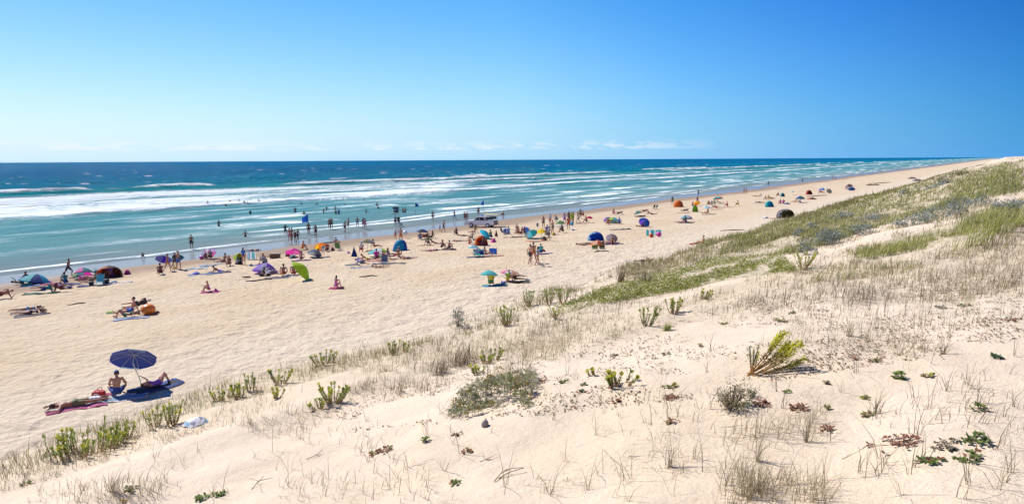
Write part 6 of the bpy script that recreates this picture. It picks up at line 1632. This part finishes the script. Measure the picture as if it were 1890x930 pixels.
# ---------------- further along the shore
tent(1243, 1261, 382, 370, ['orange', 'rust', 'orange'], 'round bright orange tent near the water', 60, .8, 'rust')
P(1241, 378, 'stand', 0, 'person in green standing behind the round orange tent', 'brown', 'hairdark', 'shorts:green', 'shirt:olive')
P(1264, 392, 'side', -80, 'person on an orange towel below the round orange tent', 'brown', 'hairdark', 'shorts:olive')
towel(1260, 393, 2.0, .8, 2, ['orange', 'peach'], 'orange towel below the round orange tent')
U(1286, 381, 1286, 368, 12, ['orange', 'yellow', 'orange'], 'orange yellow parasol standing above the lime shelter', 45, 100)
tent(1277, 1289, 391, 379, ['lime', 'green', 'lime'], 'lime and green narrow shelter below the orange yellow parasol', -60, .7, 'green')
P(1287, 378, 'stand', 20, 'person standing behind the orange yellow parasol', 'brown', 'hairdark', 'shorts:purple', None)
P(1278, 381, 'sit', -40, 'person sitting between orange tent and lime shelter', 'brown', 'hairdark', 'shorts:dark')
U(1268, 410, 1267, 396, 22, ['sky', 'aqua', 'white', 'navy'], 'sky blue and white parasol alone on open pale sand', 10, 75, dome=.28, under='navy')
P(1266, 411, 'sit', 60, 'dark person sitting under the sky blue and white parasol', 'deep', 'hairdark', 'shorts:navy')
P(1258, 411, 'back', -90, 'person lying out of the shade by the sky blue parasol', 'pink', 'hairdark', 'shorts:peach')
towel(1266, 412, 2.2, .8, 2, ['dark', 'navy'], 'dark towel under the sky blue and white parasol')
U(1305, 395, 1305, 379, 15, ['white', 'aqua', 'white'], 'near white parasol above a sitter on a dark towel', 10, 75, dome=.28)
P(1305, 395, 'longsit', 60, 'person leaning on arms under the near white parasol', 'brown', 'hairdark', 'shorts:rust')
towel(1308, 396, 2.4, .7, 2, ['brown', 'dark'], 'dark towel under the near white parasol')
U(1325, 377, 1325, 362, 18, ['teal', 'turq', 'red'], 'teal parasol with a red panel nearest the water', 12, 100, dome=.2)
for q in [(1309, 379, 'sit', 40, 'person in red sitting left out of the teal and red parasol shade', 'brown', 'hairdark', 'shorts:red', 'shirt:maroon'),
          (1314, 379, 'sit', 0, 'person in grey sitting under the teal and red parasol', 'tan', 'hairdark', 'shorts:gray', 'shirt:gray'),
          (1318, 378, 'sit', -30, 'person in sage sitting under the teal and red parasol', 'tan', 'hairbrown', 'shorts:sage', 'shirt:sage'),
          (1328, 375, 'elbows', 90, 'person on elbows past the teal and red parasol', 'brown', 'hairdark', 'shorts:dark', None),
          (1321, 386, 'side', 80, 'person lying on the red towel below the teal and red parasol', 'tan', 'hairdark', 'shorts:red', None),
          (1343, 382, 'sit', 70, 'person in red sitting on the long red towel', 'tan', 'hairdark', 'shorts:red', 'shirt:red'),
          (1363, 380, 'sit', 80, 'person in yellow sitting alone past the long red towel', 'deep', 'hairdark', 'shorts:yellow', 'shirt:yellow')]:
    P(*q[:5], q[5], q[6], q[7], q[8])
towel(1322, 387, 2.2, .8, 2, ['red', 'pink'], 'red towel below the teal and red parasol')
towel(1341, 383, 2.8, .8, 2, ['red', 'maroon'], 'long red towel next to the person in yellow')
tent(1411, 1429, 382, 371, ['cyan', 'turq', 'cyan'], 'light blue dome tent far along the beach', -60, .8, 'blue')
tent(1432, 1468, 402, 386, ['olive', 'brown', 'gray', 'olive'], 'largest dark olive tent alone below the dune grass', -75, .7, 'maroon', .3)
towel(1445, 403, 4.0, .9, 2, ['red', 'rust'], 'red mat in front of the dark olive tent')
heap(1413, 403, .9, .3, ['gray', 'white'], 'small grey things alone before the dark olive tent')
for q in [(1419, 368, 'sit', 20, 'person in yellow sitting behind the light blue tent', 'tan', 'hairdark', 'shorts:yellow', 'shirt:straw'),
          (1414, 369, 'sit', 60, 'person in tan sitting behind the light blue tent', 'brown', 'hairdark', 'shorts:tan', None),
          (1424, 369, 'side', 80, 'person in red lying behind the light blue tent', 'tan', 'hairdark', 'shorts:red', None),
          (1437, 362, 'sit', 40, 'dark person sitting beside the small teal shelter', 'deep', 'hairdark', 'shorts:dark', None),
          (1441, 377, 'sit', 20, 'first of a seated pair past the light blue tent', 'brown', 'hairdark', 'shorts:maroon', 'shirt:pink'),
          (1446, 377, 'sit', -20, 'second of the pair past the light blue tent', 'brown', 'hairdark', 'shorts:maroon', 'shirt:magenta'),
          (1401, 374, 'back', 90, 'person lying on a dark mat before the light blue tent', 'brown', 'hairdark', 'shorts:dark', None),
          (1395, 363, 'back', 90, 'person lying closest to the swash beside a grey thing', 'brown', 'hairdark', 'shorts:gray', None),
          (1405, 364, 'sit', 60, 'person in white sitting near the swash', 'tan', 'blond', 'shorts:white', 'shirt:white')]:
    P(*q[:5], q[5], q[6], q[7], q[8])
tent(1440, 1449, 363, 356, ['teal', 'aqua'], 'small teal shelter near the swash', -60, .8, 'teal')
heap(1453, 377, 1.2, .35, ['teal', 'navy'], 'teal bags past the seated pair', 'beach_bag', 'bag', 'bags on the beach')
towel(1403, 375, 3.0, .8, 1, ['brown', 'dark'], 'dark mat before the light blue tent')
U(1463, 360, 1462, 352, 8, ['aqua', 'white', 'sage'], 'pale aqua parasol small beside the swash', 20, 140)
U(1478, 374, 1477, 361, 16, ['blue', 'navy', 'green', 'blue'], 'blue and green parasol over a white shirted person', 10, 75, dome=.3)
P(1477, 375, 'sit', 30, 'person in white shirt under the blue and green parasol', 'tan', 'hairdark', 'shorts:navy', 'shirt:white')
P(1468, 374, 'longsit', 60, 'person leaning back before the blue and green parasol', 'pink', 'hairdark', 'shorts:rust', None)
tent(1487, 1500, 359, 351, ['maroon', 'red', 'maroon'], 'dark red dome tent far along the beach', -60, .8, 'maroon')
stick(1508, 362, 7, .12, 25, 'tan', 'pale tree trunk on sand before the dark red tent')
heap(1498, 368, 2.0, .5, ['brown', 'rust'], 'brown heap of things before the dark red tent')
U(1517, 356, 1517, 346, 11, ['blue', 'sky', 'blue'], 'blue parasol between dark red and grey ones far off', 12, 80, dome=.34)
P(1516, 357, 'side', 80, 'person in red lying under the far blue parasol', 'tan', 'hairdark', 'shorts:red', 'shirt:red')
U(1531, 357, 1530, 348, 11, ['gray', 'olive', 'gray'], 'grey parasol tipped on the sand far off', 55, 30)
U(1566, 347, 1567, 339, 13, ['gray', 'brown'], 'grey brown parasol behind the farthest navy one', 15, 90)
U(1571, 352, 1571, 344, 14, ['navy', 'slate', 'navy'], 'farthest navy parasol with people beside it', 20, 60)
P(1563, 350, 'sit', 30, 'person in pink beside the farthest navy parasol', 'tan', 'hairdark', 'shorts:white', 'shirt:pink')
heap(1611, 342, 4.5, .7, ['brown', 'olive', 'tan'], 'brown driftwood pile far along the beach', 'driftwood_pile', 'driftwood', 'driftwood on the beach')
stick(1630, 338, 8, .14, 25, 'brown', 'long driftwood trunk behind the far driftwood pile')
heap(1684, 330, 4, .8, ['brown', 'dark'], 'farthest brown heap on the beach', 'driftwood_pile', 'driftwood', 'driftwood on the beach')
heap(1693, 334, 4, .7, ['dark', 'slate'], 'dark heap in front of the farthest brown one', 'driftwood_pile', 'driftwood', 'driftwood on the beach')
heap(1652, 364, 2.6, .8, ['brown', 'red', 'olive'], 'reddish brown heap touching the dune grass', 'driftwood_pile', 'driftwood', 'driftwood on the beach')
# ---------------- standing in the swash
for q in [(535, 446, 'stand', 30, 'person in pink trunks in the group of four before the big blue flag', 'shorts:pink', None, 'tan', 1),
          (539, 447, 'walk', 0, 'tallest bare person in the group of four before the blue flag', 'brief:rust', None, 'tan', 1.08),
          (545, 446, 'stand', -20, 'short person in dark top in the group of four before the flag', 'shorts:maroon', 'shirt:dark', 'brown', .85),
          (550, 446, 'walk', -30, 'dark haired person at the end of the group of four', 'shorts:dark', 'bra:black', 'brown', .95),
          (570, 433, 'stand', 20, 'person standing straight under the big blue flag', 'shorts:maroon', None, 'brown', 1),
          (583, 437, 'stand', 160, 'person in dark trunks next to the one under the flag', 'shorts:dark', None, 'brown', 1),
          (608, 424, 'stand', 0, 'first of a close pair in the swash', 'brief:maroon', None, 'brown', .9),
          (612, 424, 'stand', 10, 'second, darker of the close pair in the swash', 'shorts:dark', None, 'brown', 1),
          (637, 430, 'walk', -20, 'tall person walking out of the swash past the pair', 'shorts:maroon', None, 'tan', 1.05),
          (660, 420, 'akimbo', 0, 'person with hands on hips in the thin swash', 'shorts:navy', None, 'brown', .95),
          (671, 422, 'stand', -10, 'dark first figure of a couple at the swash edge', 'shorts:dark', 'shirt:dark', 'brown', .95),
          (674, 424, 'stand', 10, 'pink second figure of a couple at the swash edge', 'shorts:pink', None, 'pink', 1),
          (730, 418, 'carry', 0, 'surfer with a board in dark trunks at the swash edge', 'shorts:black', 'shirt:gray', 'brown', 1),
          (736, 418, 'stand', 30, 'second surfer in black standing close behind the first', 'shorts:black', 'shirt:black', 'brown', 1),
          (799, 408, 'stand', 0, 'single person in maroon on wet sand behind the navy parasol', 'shorts:maroon', None, 'brown', 1),
          (839, 406, 'walk', 60, 'person striding on wet sand before the truck', 'shorts:slate', None, 'brown', 1),
          (858, 409, 'stand', 20, 'dark haired first of a pair at the front of the truck', 'shorts:maroon', None, 'brown', 1),
          (862, 409, 'stand', -20, 'pinker second of a pair at the front of the truck', 'brief:maroon', None, 'pink', .98),
          (883, 399, 'stand', 0, 'person standing in swash behind the truck roof', 'shorts:maroon', None, 'pink', 1),
          (1289, 362, 'stand', 0, 'thin lone figure at the water behind the lime shelter', 'shorts:slate', None, 'brown', 1),
          (1373, 358, 'walk', -60, 'first of a strolling pair at the far water edge', 'shorts:slate', None, 'brown', 1),
          (1377, 358, 'walk', -60, 'second of a strolling pair at the far water edge', 'shorts:brown', None, 'tan', 1),
          (1418, 344, 'stand', 30, 'dark figure in a splash at the far water edge', 'shorts:teal', 'shirt:teal', 'brown', 1.1),
          (1481, 338, 'stand', 0, 'single figure in shallow water far along', 'shorts:slate', None, 'brown', 1),
          (1537, 333, 'walk', -60, 'taller of the farthest walking pair at the water', 'shorts:slate', None, 'brown', 1.1),
          (1542, 333, 'walk', -60, 'shorter of the farthest walking pair at the water', 'shorts:brown', None, 'brown', .9)]:
    P(*q[:5], q[7], 'hairdark', q[5], q[6], h=q[8], group=ST)
board(729, 408, 1.9, .5, 'dark', 'dark surfboard carried level by the surfer at the swash edge', (10, 0, -20), 1.25)
P(742, 418, 'crouch', 60, 'child crouching at the feet of the two surfers', 'brown', 'hairdark', 'shorts:olive', h=.6, group=ST)
# ---------------- swimmers and waders
for q in [(404, 419, .62, 'wader in dark wetsuit top alone in calm grey water', 'shirt:dark', None), (462, 396, .75, 'wader just inside the long foam line', 'shirt:black', None),
          (545, 392, .55, 'wader in maroon at the end of the long foam line', 'shirt:maroon', None), (597, 393, .75, 'wader alone before the two standing closer together', None, 'sit'), (603, 388, .8, 'wader a little farther out than the lone one', None, None),
          (619, 388, .8, 'upper of two waders one behind the other', None, None), (620, 395, .7, 'lower of two waders one behind the other', 'shirt:dark', None), (625.5, 395, .6, 'wader in purple beside the two in line', 'shirt:purple', None),
          (636, 380, 1.2, 'swimmer shoulder deep past the wader in purple', None, None), (642, 387, 1.35, 'dark head of a swimmer below the shoulder deep one', None, None), (675.5, 393, .9, 'single thin wader between swimmers and surf riders', None, None),
          (696, 382, .8, 'upper wader with arms spread in thin foam', None, None), (698, 386, 1.0, 'lower wader with arms spread in thin foam', 'shirt:dark', None), (728, 393, .55, 'wader at the front of a dark cluster carrying boards', 'shirt:black', None),
          (731, 394, .45, 'wader in the middle of the dark cluster', 'shirt:navy', None), (734, 393, .7, 'wader at the back of the dark cluster', 'shirt:black', None), (744, 393, .6, 'first of two slim waders standing apart', None, None), (748, 393, .6, 'second of two slim waders standing apart', None, None),
          (527, 432, .3, 'paddler in thin swash by the group of four', 'shirt:dark', None), (643, 420, .15, 'person ankle deep behind the tall walker', None, None), (453, 437, .75, 'small child sitting in the last wave line', None, None), (561, 398, .9, 'swimmer holding something white above the big blue flag', 'shirt:black', None)]:
    P(q[0], q[1], 'wade', random.uniform(-40, 40), q[3], 'tan', 'hairdark', 'shorts:dark', q[4], sink=q[2]+.12, group=SW)
board(731, 389, 1.5, .5, 'black', 'black bodyboard held up by the dark cluster of waders', (70, 0, 20), .55, 'bodyboard')
for x, y in [(384, 382), (417, 382), (424.5, 374), (441.5, 376.5), (451, 379), (457, 379), (478, 377), (556, 378), (585, 378), (633, 369), (672, 370), (463, 371)]:
    P(x, y, 'wade', random.uniform(-180, 180), 'swimmer showing only head and shoulders in white foam', 'brown', 'hairdark', 'shorts:dark', sink=1.22, group='swimmers in the white foam')
# ---------------- flags
flag(570, 432, 395, 11, 15, 'blue', 'large blue flag on a pole over the standing group', -1)
flag(893, 399, 370, 4.5, 9, 'blue', 'narrow blue flag rising behind the white truck', -1)
flag(767, 399, 375, 6, 7, 'navy', 'small dark blue flag in the foam between the swimmers and truck', 1)
